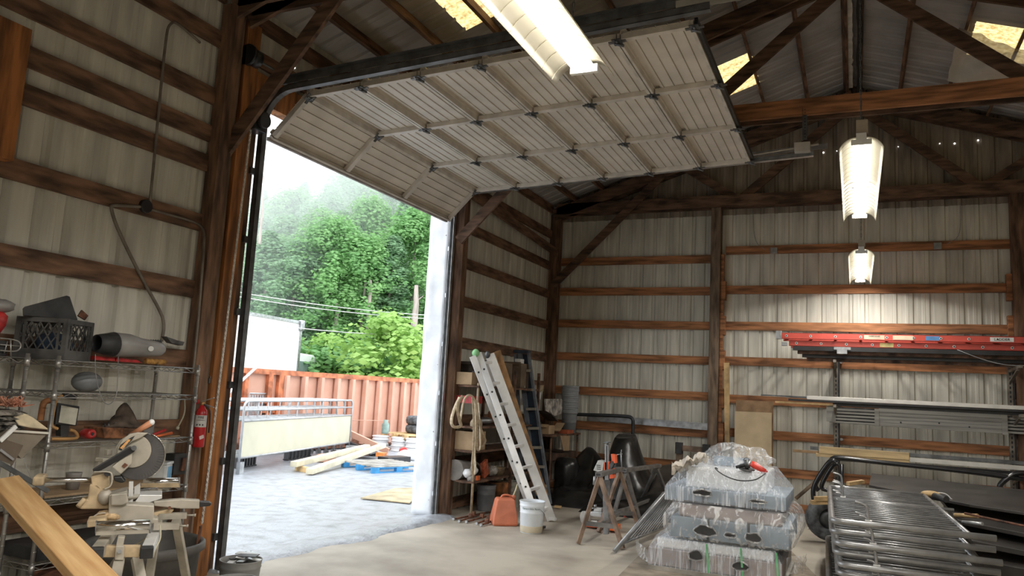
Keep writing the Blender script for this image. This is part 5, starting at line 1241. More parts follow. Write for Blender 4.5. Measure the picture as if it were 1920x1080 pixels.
# left side: outer and inner rails in view
vleft = (AT(2, .02, 1000, 989)-FL)*1.0
rails = [((886, 668), (1003, 975), 0), ((897, 662), (1013, 990), 0.0), ((918, 664), (1034, 975), .0)]
PLn = Vector((.80, -.60, 0))
for (a, b, d) in rails:
    A_ = ON((-4.56, 9.35, 2.1), Vector((.95, -.3, 0)), *a); B_ = AT(2, .02, *b)
    MB().beam(A_, B_, .125 if a[0] > 910 else .085, .03, Vector((.5, -.85, .25))).build('side_rail', M_alu, ld, bevel=.004)
    MB().beam(B_+Vector((0, 0, .03)), B_, .07, .12).build('rubber_foot', M_bk if b[0] < 1020 else M_white, ld)
for k in range(8):
    f = .03+k*.128
    A_ = ON((-4.56, 9.35, 2.1), Vector((.95, -.3, 0)), 902, 672); B_ = AT(2, .02, 1016, 985)
    C_ = ON((-4.56, 9.35, 2.1), Vector((.95, -.3, 0)), 917, 670); D_ = AT(2, .02, 1034, 975)
    MB().beam(A_.lerp(B_, f), C_.lerp(D_, f), .05, .035).build('rung', M_alu, ld, bevel=.005)
for k in range(7):
    for j, (a, b, _) in enumerate(rails[:2]):
        A_ = ON((-4.56, 9.35, 2.1), Vector((.95, -.3, 0)), *a); B_ = AT(2, .02, *b); c = A_.lerp(B_, .10+k*.135)-(ray(950, 830).normalized())*.045
        MB().cyl(c, c-ray(950, 830).normalized()*.004, .014, n=10).build('rung_end', M_bk, ld)
M_gcap = mat('green_hinge_cap', (.25, .55, .25), .5)
A_ = ON((-4.56, 9.35, 2.1), Vector((.95, -.3, 0)), 892, 662); MB().ball(A_, (.05, .05, .055), 14, 8).build('green_hinge', M_gcap, ld)
A_ = ON((-4.56, 9.35, 2.1), Vector((.95, -.3, 0)), 914, 665); MB().ball(A_, (.04, .04, .05), 14, 8).build('grey_hinge', M_track, ld)
pan = [(908, 678), (921, 675), (935, 722), (918, 728)]
MB().prism([ON((-4.60, 9.42, 2.0), Vector((.95, -.3, 0)), *p_) for p_ in pan], Vector((-.01, .01, 0))).build('platform_plate', M_alu, ld)
for (a, b, lab) in (((922, 662), (1010, 925), 'narrower brown board behind the aluminium ladder'), ((932, 658), (1022, 930), 'wider brown board with a pinkish end behind the aluminium ladder')):
    A_ = ON((-4.70, 9.9, 2.1), Vector((.95, -.3, 0)), *a); B_ = ON((-4.0, 10.6, 0), Vector((.5, -1, 0)), b[0], b[1])
    tag(MB().beam(A_, B_, .09, .045, (.5, -.85, .3)).build('leaning_board', mat('brown_lumber', (.36, .20, .085), .75, var=.25, scale=6)), lab, 'board')
# folded stepladder, dark blue
slr = thing('stepladder', 'folded dark blue fibreglass stepladder with pale treads behind the boards', 'ladder', (-4.5, 11.3, 0))
M_navy = mat('dark_blue_fibreglass', (.035, .055, .085), .5, var=.2); M_gr = mat('grey_blue_rail', (.16, .18, .21), .5, var=.2)
def sq(px, py, y=11.25): return AT(1, y, px, py)
for a, b, w_, m_ in (((967, 664), (978, 900), .05, M_gr), ((975, 662), (1003, 930), .06, M_gr), ((991, 662), (1032, 945), .035, M_gr)):
    MB().beam(sq(*a), sq(*b), w_, .06, (0, 1, 0)).build('side_rail', m_, slr)
MB().prism([sq(979, 664, 11.31), sq(990, 664, 11.31), sq(1028, 940, 11.31), sq(1004, 935, 11.31)], (0, .02, 0)).build('back_panel', M_navy, slr)
for k in range(7):
    py = 695+k*36; f = (py-662)/283
    a = sq(978+f*27, py); b = sq(992+f*40, py)
    MB().beam(a, b, .09, .04).build('tread', mat('pale_dusty_tread', (.36, .33, .28), .7), slr)
MB().beam(sq(965, 659), sq(993, 660), .12, .05).build('top_cap', M_navy, slr, bevel=.006)
MB().beam(sq(978, 708, 11.17), sq(982, 728, 11.17), .05, .005, (0, 1, 0)).build('side_label', M_white, slr)
# corner shelf with clutter
cs = thing('corner_table', 'dark cluttered metal bench in the far left corner', 'bench', (-4.75, 12.4, 0))
MB().bb(-5.1, -4.42, 11.7, 13.1, 1.00, 1.03).build('top', M_rackr, cs)
MB().bb(-5.1, -4.45, 11.75, 13.0, .62, .72).build('shelf_drawer', mat('dark_brown_wood', (.09, .05, .03), .8, var=.3), cs)
for x in (-5.05, -4.46):
    for y in (11.75, 13.05): MB().cyl((x, y, 0), (x, y, 1.0), .018, n=8).build('leg', M_rackr, cs)
MB().beam((-4.46, 11.75, .3), (-4.46, 13.05, .3), .03, .03).build('stretcher', M_rackr, cs)
bsx, bsy = -4.58, 12.92
for k in range(16):
    t_ = dup(wbk, (bsx+random.uniform(-.006, .006), bsy, 1.03+k*.047)) if False else None
M_greyb = mat('grey_bucket_plastic', (.30, .32, .34), .5, var=.1)
first = None
for k in range(15):
    if first is None:
        first = thing("stacked_bucket", "bucket", 'bucket', (bsx, bsy, 1.03), 0, 'nested grey buckets in the far corner')
        MB().lathe([(.115, 0), (.117, .003), (.135, .30), (.139, .305), (.139, .325), (.150, .328), (.152, .362), (.146, .366), (.138, .36), (.118, .01), (0, .01)], (0, 0, 0), 28).build('bucket_wall', M_greyb, first, local=True)
        b_ = first
    else: b_ = dup(first, (bsx+random.uniform(-.005, .005), bsy+random.uniform(-.005, .005), 1.03+.032*k), random.random())
    b_['label'] = 'bottom grey bucket of the tall nested stack in the far corner' if k == 0 else ('top grey bucket of the tall nested stack in the far corner' if k == 14 else 'grey bucket nested in the middle of the tall stack in the far corner')
boxy('small open brown box on the corner bench', (-4.66, 12.0, 1.03), (.22, .26, .14), M_card)
boxy('orange and white printed carton on the corner bench below the buckets', (-4.50, 12.55, 1.03), (.16, .30, .06), mat('orange_print_carton', (.42, .10, .04), .7), flaps=False)
tag(MB().box((-4.55, 12.3, 1.14), (.14, .26, .015), Matrix.Rotation(.5, 3, 'X')).build('card_flap', M_card), 'bent cardboard flap leaning over the corner bench', 'cardboard')
tag(MB().prism([AT(0, -4.42, 1050, 817), AT(0, -4.42, 1068, 817), AT(0, -4.42, 1066, 845), AT(0, -4.42, 1056, 845)], (.006, 0, 0)).build('hanging_card', M_card), 'piece of cardboard hanging over the front of the corner bench', 'cardboard')
tag(MB().prism([AT(0, -4.6, 1022, 748), AT(0, -4.6, 1054, 748), AT(0, -4.6, 1054, 775), AT(0, -4.6, 1040, 780), AT(0, -4.6, 1024, 770)], (-.02, 0, 0)).build('white_sack', mat('dingy_white_cloth', (.45, .42, .38), .8, var=.35, scale=10)), 'dingy white cloth hanging left of the grey bucket stack', 'cloth')
tag(MB().box(AT(0, -4.7, 1028, 780), (.2, .45, .02), Matrix.Rotation(-.35, 3, 'X')).build('black_tray', M_dkbox), 'dark tray tilted over the corner bench', 'tray')
tag(MB().prism([AT(0, -4.95, 1001, 722), AT(0, -4.95, 1019, 722), AT(0, -4.95, 1018, 734), AT(0, -4.95, 1003, 734)], (.01, 0, 0)).build('brown_card', M_rackp), 'brown card on the wall right of the stepladder', 'card')
tag(MB().prism([AT(0, -4.9, 1002, 736), AT(0, -4.9, 1014, 736), AT(0, -4.9, 1013, 749), AT(0, -4.9, 1003, 747)], (.01, 0, 0)).build('white_card', M_white), 'white card below the brown card by the stepladder', 'card')
# ================================================================ middle of the floor
M_sh = mat('brown_square_tube', (.25, .17, .12), .55, metal=.3, var=.25, scale=8)
M_sh2 = mat('grey_square_tube', (.20, .19, .18), .5, metal=.4, var=.2, scale=8)
def sawhorse(label, A_, B_, feetA, feetB, m1, m2):
    """A_, B_ bar ends on top; two feet under each end"""
    t = thing('sawhorse', label, 'sawhorse', ((A_[0]+B_[0])/2, (A_[1]+B_[1])/2, 0), 0)
    A_, B_ = Vector(A_), Vector(B_)
    MB().beam(A_, B_, .075, .05).build('top_tube', m2, t, bevel=.003)
    d = (A_-B_).normalized()
    MB().beam(A_+d*.001, A_+d*.003, .05, .028).build('tube_opening', M_bk, t)
    for P0, feet in ((A_-d*.06, feetA), (B_+d*.10, feetB)):
        ps = []
        for k, f in enumerate(feet):
            MB().beam(P0-Vector((0, 0, .02)), Vector(f)+Vector((0, 0, .01)), .045, .045).build('leg', m1 if P0 is not None else m2, t, bevel=.002); ps.append(P0.lerp(Vector(f), .70))
        MB().beam(ps[0], ps[1], .03, .05).build('cross_brace', m2, t)
    a = (A_-d*.06).lerp((Vector(feetA[0])+Vector(feetA[1]))/2, .70); b = (B_+d*.1).lerp((Vector(feetB[0])+Vector(feetB[1]))/2, .70)
    MB().beam(a, b, .03, .04).build('long_brace', m2, t)
    return t
F1 = AT(2, 0, 1084, 1021); F2 = AT(2, 0, 1168, 1031); 
T1 = AT(1, 8.72, 1122, 890)
F3 = AT(2, 0, 1120, 999); F4 = AT(2, 0, 1140, 998)
B3 = AT(1, 10.0, 1165, 879)
sawhorse('nearer brown steel sawhorse with an open tube end facing the camera', T1, B3, (F1, F2), (AT(2, 0, 1122, 999), AT(2, 0, 1200, 999)), M_sh, M_sh2)
T2 = AT(1, 10.35, 1170, 882); B4 = AT(1, 11.5, 1236, 873)
sawhorse('farther grey steel sawhorse behind and right of the brown one', T2, B4, (AT(2, 0, 1142, 997), AT(2, 0, 1200, 980)), (AT(2, 0, 1195, 955), AT(2, 0, 1262, 960)), M_sh2, M_sh2)
# clamp on top
ck = thing('bar_clamp', 'small steel screw clamp standing up from the sawhorse top', 'clamp', tuple(AT(1, 10.0, 1166, 876)))
MB().tube([AT(1, 10.0, 1166, 880), AT(1, 10.0, 1164, 848)], .009, 8).tube([AT(1, 10.0, 1154, 853), AT(1, 10.0, 1167, 851)], .006, 8).tube([AT(1, 10.0, 1165, 850), AT(1, 10.0, 1165, 843)], .005, 8).build('screw', M_galv, ck)
MB().box(AT(1, 10.0, 1165, 878), (.08, .05, .03)).build('jaw', M_galv, ck, bevel=.004)
# red core drill rig
cd_ = thing('core_drill', 'red-orange core drill motor on a grey toothed column behind the sawhorse', 'drill', tuple(AT(2, 0, 1140, 985)))
yd = 9.45
def dq(px, py, y=yd): return AT(1, y, px, py)
M_rd = mat('bright_orange_red', (.78, .13, .05), .45, var=.1)
MB().prism([dq(1134, 832), dq(1141, 832), dq(1141, 900), dq(1134, 900)], (0, .05, 0)).build('column', M_galv, cd_, bevel=.002)
MB().prism([dq(1136.5, 836, yd-.002), dq(1138.5, 836, yd-.002), dq(1138.5, 890, yd-.002), dq(1136.5, 890, yd-.002)], (0, .004, 0)).build('column_slot', M_bk, cd_)
MB().tube([dq(1131, 830), dq(1145, 829)], .008, 8).tube([dq(1139, 834), dq(1139, 826)], .012, 8).build('top_bolt', M_track, cd_)
MB().prism([dq(1133, 866), dq(1143, 865), dq(1142, 889), dq(1131, 888)], (0, .12, 0)).build('carriage', M_rd, cd_, bevel=.006)
MB().prism([dq(1145, 851), dq(1153, 853), dq(1154, 869), dq(1147, 868)], (0, .1, 0)).build('motor_top', M_rd, cd_, bevel=.006)
MB().prism([dq(1143, 888), dq(1149, 878), dq(1150, 897), dq(1142, 898)], (0, .1, 0)).build('motor_lower', M_rd, cd_, bevel=.006)
MB().prism([dq(1142, 872), dq(1149, 862), dq(1152, 868), dq(1144, 884)], (0, .08, 0)).build('dark_link', M_bkdust, cd_, bevel=.004)
MB().prism([dq(1121, 863), dq(1133, 865), dq(1129, 888), dq(1112, 882)], (0, .14, 0)).build('switch_box', mat('pale_grey_box', (.50, .49, .45), .5, var=.1), cd_, bevel=.006)
for k in range(3): MB().beam(dq(1118+k*.5, 872+k*3.5, yd-.003), dq(1126+k*.3, 873+k*3.5, yd-.003), .003, .008, (0, 0, 1)).build('switch_mark', M_bk, cd_)
MB().cyl(dq(1115, 893), dq(1114, 909), .018, n=12).build('plug', M_galv, cd_)
MB().tube(smoothpts([dq(1117, 888), dq(1116, 897), dq(1114, 906)]), .006, 6).tube(smoothpts([dq(1128, 896), dq(1122, 915), dq(1128, 925), dq(1134, 940), dq(1131, 965)]), .006, 6).build('power_cord', M_bk, cd_)
MB().prism([dq(1130, 900, 9.6), dq(1142, 900, 9.6), dq(1140, 1002, 9.0), dq(1131, 1002, 9.0)], (0, .05, 0)).build('lower_column', M_sh2, cd_)
# floor jack / pump with white wheel and red base
jk = thing('floor_pump', 'silver pump on a red wheeled base on the floor under the sawhorse', 'pump', tuple(AT(2, 0, 1120, 985)))
yj = 9.75
def jq(px, py, y=yj): return AT(1, y, px, py)
MB().cyl(jq(1094, 971), jq(1097, 971)+Vector((.02, .05, 0)), .085, n=24).build('wheel', mat('pale_wheel', (.60, .57, .52), .5), jk)
MB().prism([jq(1099, 983), jq(1150, 987), jq(1148, 992), jq(1098, 988)], (0, .22, 0)).build('red_base', M_rd, jk, bevel=.01)
MB().prism([jq(1103, 975), jq(1120, 977), jq(1119, 984), jq(1102, 982)], (0, .14, 0)).build('pump_body', M_white, jk, bevel=.008)
MB().prism([jq(1107, 959), jq(1129, 960), jq(1128, 970), jq(1105, 968)], (0, .12, 0)).build('silver_tank', mat('pale_silver', (.70, .72, .74), .25, metal=.3), jk, bevel=.01)
MB().prism([jq(1114, 952), jq(1128, 953), jq(1128, 960), jq(1113, 959)], (0, .1, 0)).build('silver_head', MATS['pale_silver'], jk, bevel=.006)
MB().cyl(jq(1116, 946), jq(1116, 952), .02, n=12).cyl(jq(1110, 953), jq(1114, 953), .01, n=8).build('valve', M_galv, jk)
MB().box(jq(1150, 988), (.14, .2, .07)).build('orange_foot', M_orange, jk, bevel=.01)
rg = MB().prism([AT(1, 11.0, 1160, 981), AT(1, 11.0, 1170, 967), AT(1, 11.0, 1178, 972), AT(1, 11.0, 1188, 982)], (.02, .25, 0))
tag(rg.build('printed_carton', mat('red_print_carton', (.60, .10, .05), .6, var=.4, scale=25)), 'crushed red printed carton on the floor behind the sawhorses', 'carton')
# black tarp over hidden goods
M_tarp = mat('black_plastic_sheeting', (.022, .021, .020), .28, var=.3, scale=5, bump=.6, bscale=6)
M_tarpb = mat('brown_black_sheeting', (.05, .042, .035), .35, var=.3, scale=5, bump=.6, bscale=6)
def mound(name, label, x0, x1, y0, y1, hf, m_, nu=46, nv=26, amp=.05):
    g = MB()
    def fn(u, v):
        x = x0+(x1-x0)*u; y = y0+(y1-y0)*v
        e = min(1, 6*min(u, 1-u, v, 1-v))**.5
        r = noise.ridged_multi_fractal(Vector((x*1.6, y*1.6, 3)), 1, 2, 4, .9, 2)*.5
        return Vector((x+.03*noise.noise(Vector((y*4, x*4, 0))), y, max(.0, e*(hf(x, y)+amp*(r-.6)))))
    g.grid(fn, nu, nv); return tag(g.build(name, m_), label, 'tarpaulin')
G = lambda x, y, cx_, cy_, sx, sy: math.exp(-((x-cx_)/sx)**2-((y-cy_)/sy)**2)
mound('black_tarp', 'tall peaked black plastic sheet draped over goods in front of the end wall', -3.95, -2.75, 11.75, 12.95, lambda x, y: .30+.80*min(1, 1.35*G(x, y, -3.42, 12.4, .30, .5)), M_tarp, amp=.10)
mound('black_tarp', 'low dark heap of black sheeting in the far left corner', -4.42, -3.55, 11.3, 12.9, lambda x, y: .22+.62*G(x, y, -4.05, 12.5, .38, .4), M_tarp, amp=.10)
mound('brown_tarp', 'brown-black rumpled sheeting heap right of the tall peaked sheet', -3.0, -1.95, 11.7, 13.0, lambda x, y: .30+.40*G(x, y, -2.65, 12.5, .5, .5), M_tarpb, amp=.09)
mound('clear_film_heap', 'dark rumpled plastic bags on the floor behind the sawhorses', -3.7, -2.3, 11.0, 11.9, lambda x, y: .16+.2*G(x, y, -2.6, 11.6, .3, .3), M_tarp, amp=.12)
tag(MB().lathe([(.2, 0), (.2, .55), (.16, .66), (.0, .68)], (-4.30, 12.1, 0), 20).build('black_drum', M_tarp), 'dark wrapped drum beside the corner bench', 'drum')
cbd = [AT(2, .01, 1010, 938), AT(2, .01, 1045, 935), AT(2, .01, 1120, 952), AT(2, .01, 1060, 965)]
tag(MB().prism([AT(2, .004, 1035, 941), AT(2, .004, 1085, 941), AT(2, .004, 1110, 948), AT(2, .004, 1030, 947)], (0, 0, .006)).build('cardboard_sheet', M_card), 'flat brown cardboard on the floor at the foot of the black sheeting', 'cardboard')
tag(MB().box(AT(2, .03, 1046, 950), (.10, .06, .03)).build('pale_block', M_pine), 'small pale block lying on the floor behind the ladder feet', 'block')
tag(MB().beam(AT(2, .05, 1230, 950), AT(2, .25, 1255, 925), .03, .03).build('white_hook_rod', M_white), 'white hooked rod sticking up behind the leaning panel', 'rod')
# brown frame uprights against the end wall
fu = thing('trestle', 'brown timber frame with dark brackets standing at the end wall left of the wrapped pallet', 'frame', (-2.45, 13.0, 0))
for px, w_ in ((1274, .10), (1325, .10)):
    p = AT(1, 13.0, px, 850); MB().bb(p.x-w_/2, p.x+w_/2, 12.97, 13.05, 0, .93).build('upright', M_post, fu)
    MB().bb(p.x-.06, p.x+.05, 12.93, 13.03, .82, 1.0).build('bracket', M_bk, fu)
a, b = AT(1, 13.0, 1278, 840), AT(1, 13.0, 1322, 844); MB().beam(a, b, .04, .09).build('cross_rail', M_sh, fu)
# black bent pipe (hoist arm)
tag(MB().tube(smoothpts([AT(1, 12.95, 1078, 777), AT(1, 12.95, 1172, 780), AT(1, 12.95, 1187, 783), AT(1, 12.95, 1187, 800), AT(1, 12.95, 1185, 880)], 2), .030, 12).build('bent_pipe', mat('dark_pipe', (.05, .055, .06), .4, metal=.4)), 'dark bent pipe standing along the end wall above the black sheeting', 'pipe')
cg_ = thing('steel_channel', 'long galvanised channel lying along the girt of the end wall left bay', 'channel', (-3.3, 13.25, 1.25))
MB().beam((-4.35, 13.25, 1.30), (-2.24, 13.25, 1.27), .06, .10).beam((-4.35, 13.2, 1.36), (-2.24, 13.2, 1.33), .03, .01).build('channel_body', M_galv, cg_)
# boards leaning at the end wall
tag(MB().prism([AT(1, 13.0, 1380, 750), AT(1, 13.0, 1450, 753), AT(1, 12.92, 1449, 975), AT(1, 12.92, 1380, 968)], (0, .018, 0)).build('brown_board', mat('brown_fibreboard', (.30, .185, .10), .8, var=.15)), 'taller brown fibreboard sheet behind the tan one at the end wall', 'board')
tag(MB().prism([AT(1, 12.9, 1378, 771), AT(1, 12.9, 1447, 774), AT(1, 12.78, 1446, 985), AT(1, 12.78, 1375, 975)], (0, .02, 0)).build('tan_board', mat('tan_hardboard', (.52, .40, .25), .75, var=.05)), 'large plain tan board leaning on the end wall behind the wrapped pallet', 'board')
ys = [AT(1, 13.1, 1357, 680), AT(1, 13.1, 1367, 680), AT(1, 13.1, 1368, 836), AT(1, 13.1, 1365, 840), AT(1, 13.1, 1359, 825)]
tag(MB().prism(ys, (0, .04, 0)).build('pine_stud', M_pine), 'bright yellow pine stud nailed upright right of the end wall middle post', 'stud')
# leaning tubular gate panel
lg_ = thing('leaning_gate', 'grey steel bar panel leaning against the plastic-wrapped pallet', 'gate', (-2.2, 9.0, 0))
g0 = AT(2, .03, 1152, 1034); g1 = ON((-1.80, 8.95, .7), Vector((0, 1, 0)), 1246, 925)
h0 = g0+Vector((.18, 1.5, .0)); h1 = g1+Vector((.10, 1.3, 0))
MB().tube([g0, g1], .026, 12).build('frame_tube', mat('gate_steel', (.30, .30, .30), .33, metal=.45, var=.15, scale=6), lg_)
M_gate = MATS['gate_steel']
b0 = g0.lerp(g1, .14); b1 = h0.lerp(h1, .14)
MB().tube([b0, b1], .02, 10).build('bottom_tube', M_gate, lg_); MB().tube([g1, h1], .022, 10).build('top_tube', M_gate, lg_)
for k in range(1, 13):
    MB().tube([b0.lerp(b1, k/13), g1.lerp(h1, k/13)], .009, 6).build('bar', M_gate, lg_)
# ---------------------------------------------------------------- wrapped pallet stack
M_carton = mat('blue_grey_carton', (.24, .31, .38), .6, var=.1, scale=3)
M_cartonr = mat('red_grey_carton', (.34, .27, .25), .7, var=.15, scale=4)
M_film = film('stretch_film', (.86, .90, .96), .78, 24, (1.4, 1.4, .09), .10, .7)
M_film2 = film('loose_clear_film', (.90, .90, .90), .84, 11, (1.3, 1.3, .45), .06, .9)
def loft(mb, rings):
    n_ = len(rings[0]); vs = [v for r in rings for v in r]
    fs = [(i*n_+k, i*n_+(k+1) % n_, (i+1)*n_+(k+1) % n_, (i+1)*n_+k) for i in range(len(rings)-1) for k in range(n_)]
    fs.append(tuple((len(rings)-1)*n_+k for k in range(n_))); return mb.add(vs, fs, False)
def rring(x0, x1, y0, y1, z, n_=22, wob=0, seed=0, fr=5):
    pts = []
    for (a, b) in (((x0, y0), (x1, y0)), ((x1, y0), (x1, y1)), ((x1, y1), (x0, y1)), ((x0, y1), (x0, y0))):
        for k in range(n_):
            t = k/n_; x = a[0]+(b[0]-a[0])*t; y = a[1]+(b[1]-a[1])*t
            q_ = Vector((x*fr, y*fr, z*4+seed)); w = wob*(noise.noise(q_)+.5*noise.noise(q_*3))
            cx_, cy_ = (x0+x1)/2, (y0+y1)/2; dx, dy = x-cx_, y-cy_; L = math.hypot(dx, dy)
            # round the corners a little
            c_ = 1-.05*max(0, abs(dx)/((x1-x0)/2)+abs(dy)/((y1-y0)/2)-1.55)
            pts.append(Vector((cx_+dx*c_+dx/L*w, cy_+dy*c_+dy/L*w, z+.25*w)))
    return pts
def bundle(label, z0, z1, x0, x1, y0, y1, inset, taper_z, wob, m_, seed, holes, loose=False, carton=None):
    t = thing('wrapped_bundle', label, 'wrapped goods', ((x0+x1)/2, (y0+y1)/2, z0), 0, 'plastic-wrapped bundles on the pallet')
    n_ = 3; cm = carton or M_carton; w_ = (x1-x0)/n_
    for k in range(n_):
        MB().bb(x0+k*w_+.012, x0+(k+1)*w_-.012, y0+.03, y1-.03, z0+.01, taper_z).build('carton', cm, t, bevel=.004)
    MB().bb(x0+inset+.03, x1-inset-.03, y0+inset*.6+.03, y1-inset*.6-.03, taper_z, z1-.012).build('carton', M_cartonr if loose else M_tw, t, bevel=.02)
    rings = []
    N = 10
    for k in range(N+1):
        f = k/N; z = z0+(z1-z0)*f
        if loose: b_ = .07*math.sin(math.pi*min(1, f*1.05))**.7; i_ = 0 if z < taper_z else inset*.35*(z-taper_z)/(z1-taper_z)
        else: b_ = 0; i_ = 0 if z < taper_z else inset*(z-taper_z)/(z1-taper_z)
        rings.append(rring(x0+i_-b_, x1-i_+b_, y0+i_*.6-b_, y1-i_*.6+b_, z, 30, wob, seed))
    i_ = inset*(.5 if loose else 1)+.05
    rings.append(rring(x0+i_, x1-i_, y0+i_, y1-i_, z1+.008, 30, wob*.5, seed))
    loft(MB(), rings).build('plastic_wrap', m_, t)
    for (hx, hz_, hw, hh) in holes:
        pts = []
        for k in range(16):
            a = 2*math.pi*k/16; r_ = 1+.35*noise.noise(Vector((math.cos(a)*2, math.sin(a)*2, seed+hx*9)))
            pts.append(Vector((hx+hw*r_*math.cos(a), y0-(.095 if loose else .03), hz_+hh*r_*math.sin(a)*(.8 if math.sin(a) < 0 else 1.1))))
        MB().prism(pts, (0, .02, 0)).build('torn_hole', M_bk, t)
        MB().tube([p+Vector((0, -.006, 0)) for p in pts], [.006+.006*random.random() for _ in pts], 5, closed=True).build('torn_lip', M_film2, t)
    return t
y0p = 7.9
bundle('top plastic-wrapped bundle of the pallet stack, tapered, carrying the angle grinder', .70, 1.045, -1.77, -.59, y0p, 9.0, .17, .83, .010, M_film, 1, ((-1.38, .80, .10, .032), (-.86, .775, .085, .018)))
bundle('middle bundle of the pallet stack in loose bulging clear film', .345, .685, -1.70, -.56, y0p-.02, 9.05, .05, .55, .032, M_film2, 5, ((-1.33, .455, .11, .055), (-.88, .445, .075, .045), (-1.09, .445, .055, .022)), True)
bundle('bottom plastic-wrapped bundle of the pallet stack sitting on the pallet', .05, .33, -1.92, -.62, y0p-.02, 9.1, .06, .22, .014, M_film, 9, ((-1.42, .20, .07, .05), (-1.0, .16, .08, .045)), False, M_cartonr)
for x, dz_ in ((-1.32, 0), (-1.0, 0), (-.68, 0)):
    tag(MB().beam((x, y0p-.055, .33), (x+.02, y0p-.045, .06), .018, .003, (0, 1, 0)).build('green_band', mat('green_strapping', (.20, .62, .30), .4)), ('left', 'middle', 'right')[[-1.32, -1.0, -.68].index(x)]+' green strapping band on the bottom wrapped bundle', 'strap')
tag(MB().bb(-1.9, -.6, y0p, 9.08, 0, .05).build('base_pallet', M_palgrey), 'grey pallet base under the wrapped bundles', 'pallet')
# loose tails of film
def tail(label, pts, w_, m_):
    P = smoothpts(pts, 2); g = MB(); n_ = len(P); rows_ = []
    for i, p in enumerate(P):
        rows_.append([p+Vector((0, 0, 1))*(w_*(j/6-.5))+Vector((.02*noise.noise(Vector((i*.4, j, 0))), -.06*noise.noise(Vector((i*.3, j*.7, 5))), 0)) for j in range(7)])
    g.add([v for r in rows_ for v in r], [(i*7+j, (i+1)*7+j, (i+1)*7+j+1, i*7+j+1) for i in range(n_-1) for j in range(6)], True)
    return tag(g.build('loose_film', m_), label, 'plastic film')
tail('loose film tail trailing on the floor left of the wrapped pallet', [(-1.9, 8.0, .10), (-2.08, 8.25, .10), (-2.25, 8.7, .08), (-2.3, 9.1, .06)], .12, M_film2)
tail('crumpled film tail at the right side of the bottom bundle', [(-.60, 7.95, .2), (-.52, 7.98, .22), (-.46, 8.1, .2), (-.45, 8.4, .18)], .16, M_film2)
# clear bag lump on top at the back
bl2 = MB()
def bagp(p): return 1+.28*noise.noise(p*2.5+Vector((3, 1, 0)))+.1*noise.noise(p*7)
bl2.ball((-1.12, 8.55, 1.11), (.34, .26, .15), 30, 16, bagp)
tag(bl2.build('clear_bag', M_film2), 'clear plastic bag bulging up behind the angle grinder', 'bag')
tag(MB().box((-1.2, 8.6, 1.08), (.34, .24, .08)).build('bagged_carton', M_carton), 'blue carton inside the clear bag on top of the stack', 'box')
# rag
M_rag = mat('off_white_rag', (.66, .60, .52), .95, var=.12, scale=9)
rg_ = MB()
def ragf(u, v):
    c = AT(1, 7.98, 1262+58*u, 882-20*u+14*(v-.3)*(1-.6*u)); h = .07*noise.noise(Vector((u*7, v*7, 1)))+.02*math.sin(u*14+v*6)
    return c+Vector((0, -.07+.35*v*u, .02+h+.03*math.sin(math.pi*v)))
rg_.grid(ragf, 26, 14); tag(rg_.build('crumpled_rag', M_rag, solid=.006), 'crumpled off-white rag hanging over the top left edge of the stack', 'rag')
# angle grinder
ag = thing('angle_grinder', 'red and black angle grinder with its cord lying on top of the wrapped stack', 'grinder', tuple(AT(2, 1.08, 1415, 872)))
gz = lambda px, py, d=8.05: AT(1, d, px, py)
MB().tube([gz(1408, 869), gz(1414, 872), gz(1428, 880), gz(1434, 884)], [.028, .034, .027, .024], 16).build('motor_body', mat('grinder_red', (.72, .06, .04), .35), ag)
MB().tube([gz(1434, 884), gz(1438, 887)], [.024, .018], 14).build('end_cap', M_red, ag)
MB().tube([gz(1408, 869), gz(1399, 870)], [.028, .022], 14).build('gear_head', M_galv, ag)
MB().tube([gz(1399, 871), gz(1380, 876)], [.017, .014], 12).build('side_handle', M_bk, ag)
MB().cyl(gz(1399, 862)+Vector((0, 0, 0)), gz(1402, 878), .026, n=16).build('spindle', M_track, ag)
MB().lathe([(.0, 0), (.075, 0), (.078, .004), (.0, .006)], gz(1400, 880), 24, (.1, -.2, 1)).build('grinding_disc', M_bkdust, ag)
MB().tube(arc(gz(1400, 864), .03, 0, math.pi, 8, (1, 0, 0), (0, 0, 1)), .004, 6).build('guard_loop', M_track, ag)
MB().tube(smoothpts([gz(1437, 886), gz(1428, 893, 7.84), gz(1415, 901, 7.82), gz(1385, 902, 7.82), gz(1360, 893, 7.84), gz(1345, 883, 7.95), gz(1340, 877, 8.0), gz(1343, 877, 8.0), gz(1346, 880, 8.0)], 2), .0055, 6).build('cord', M_bk, ag)
# brown mat on the floor under the stack
tag(MB().prism([AT(2, .003, 1160, 1080), AT(2, .003, 1215, 1025), AT(2, .003, 1240, 1005), AT(2, .003, 1460, 1010), AT(2, .003, 1560, 1110), AT(2, .003, 1150, 1110)], (0, 0, .005)).build('cardboard_mat', mat('dirty_floor_card', (.30, .25, .19), .85, var=.15)), 'dirty flattened cardboard on the floor under the wrapped pallet', 'cardboard')
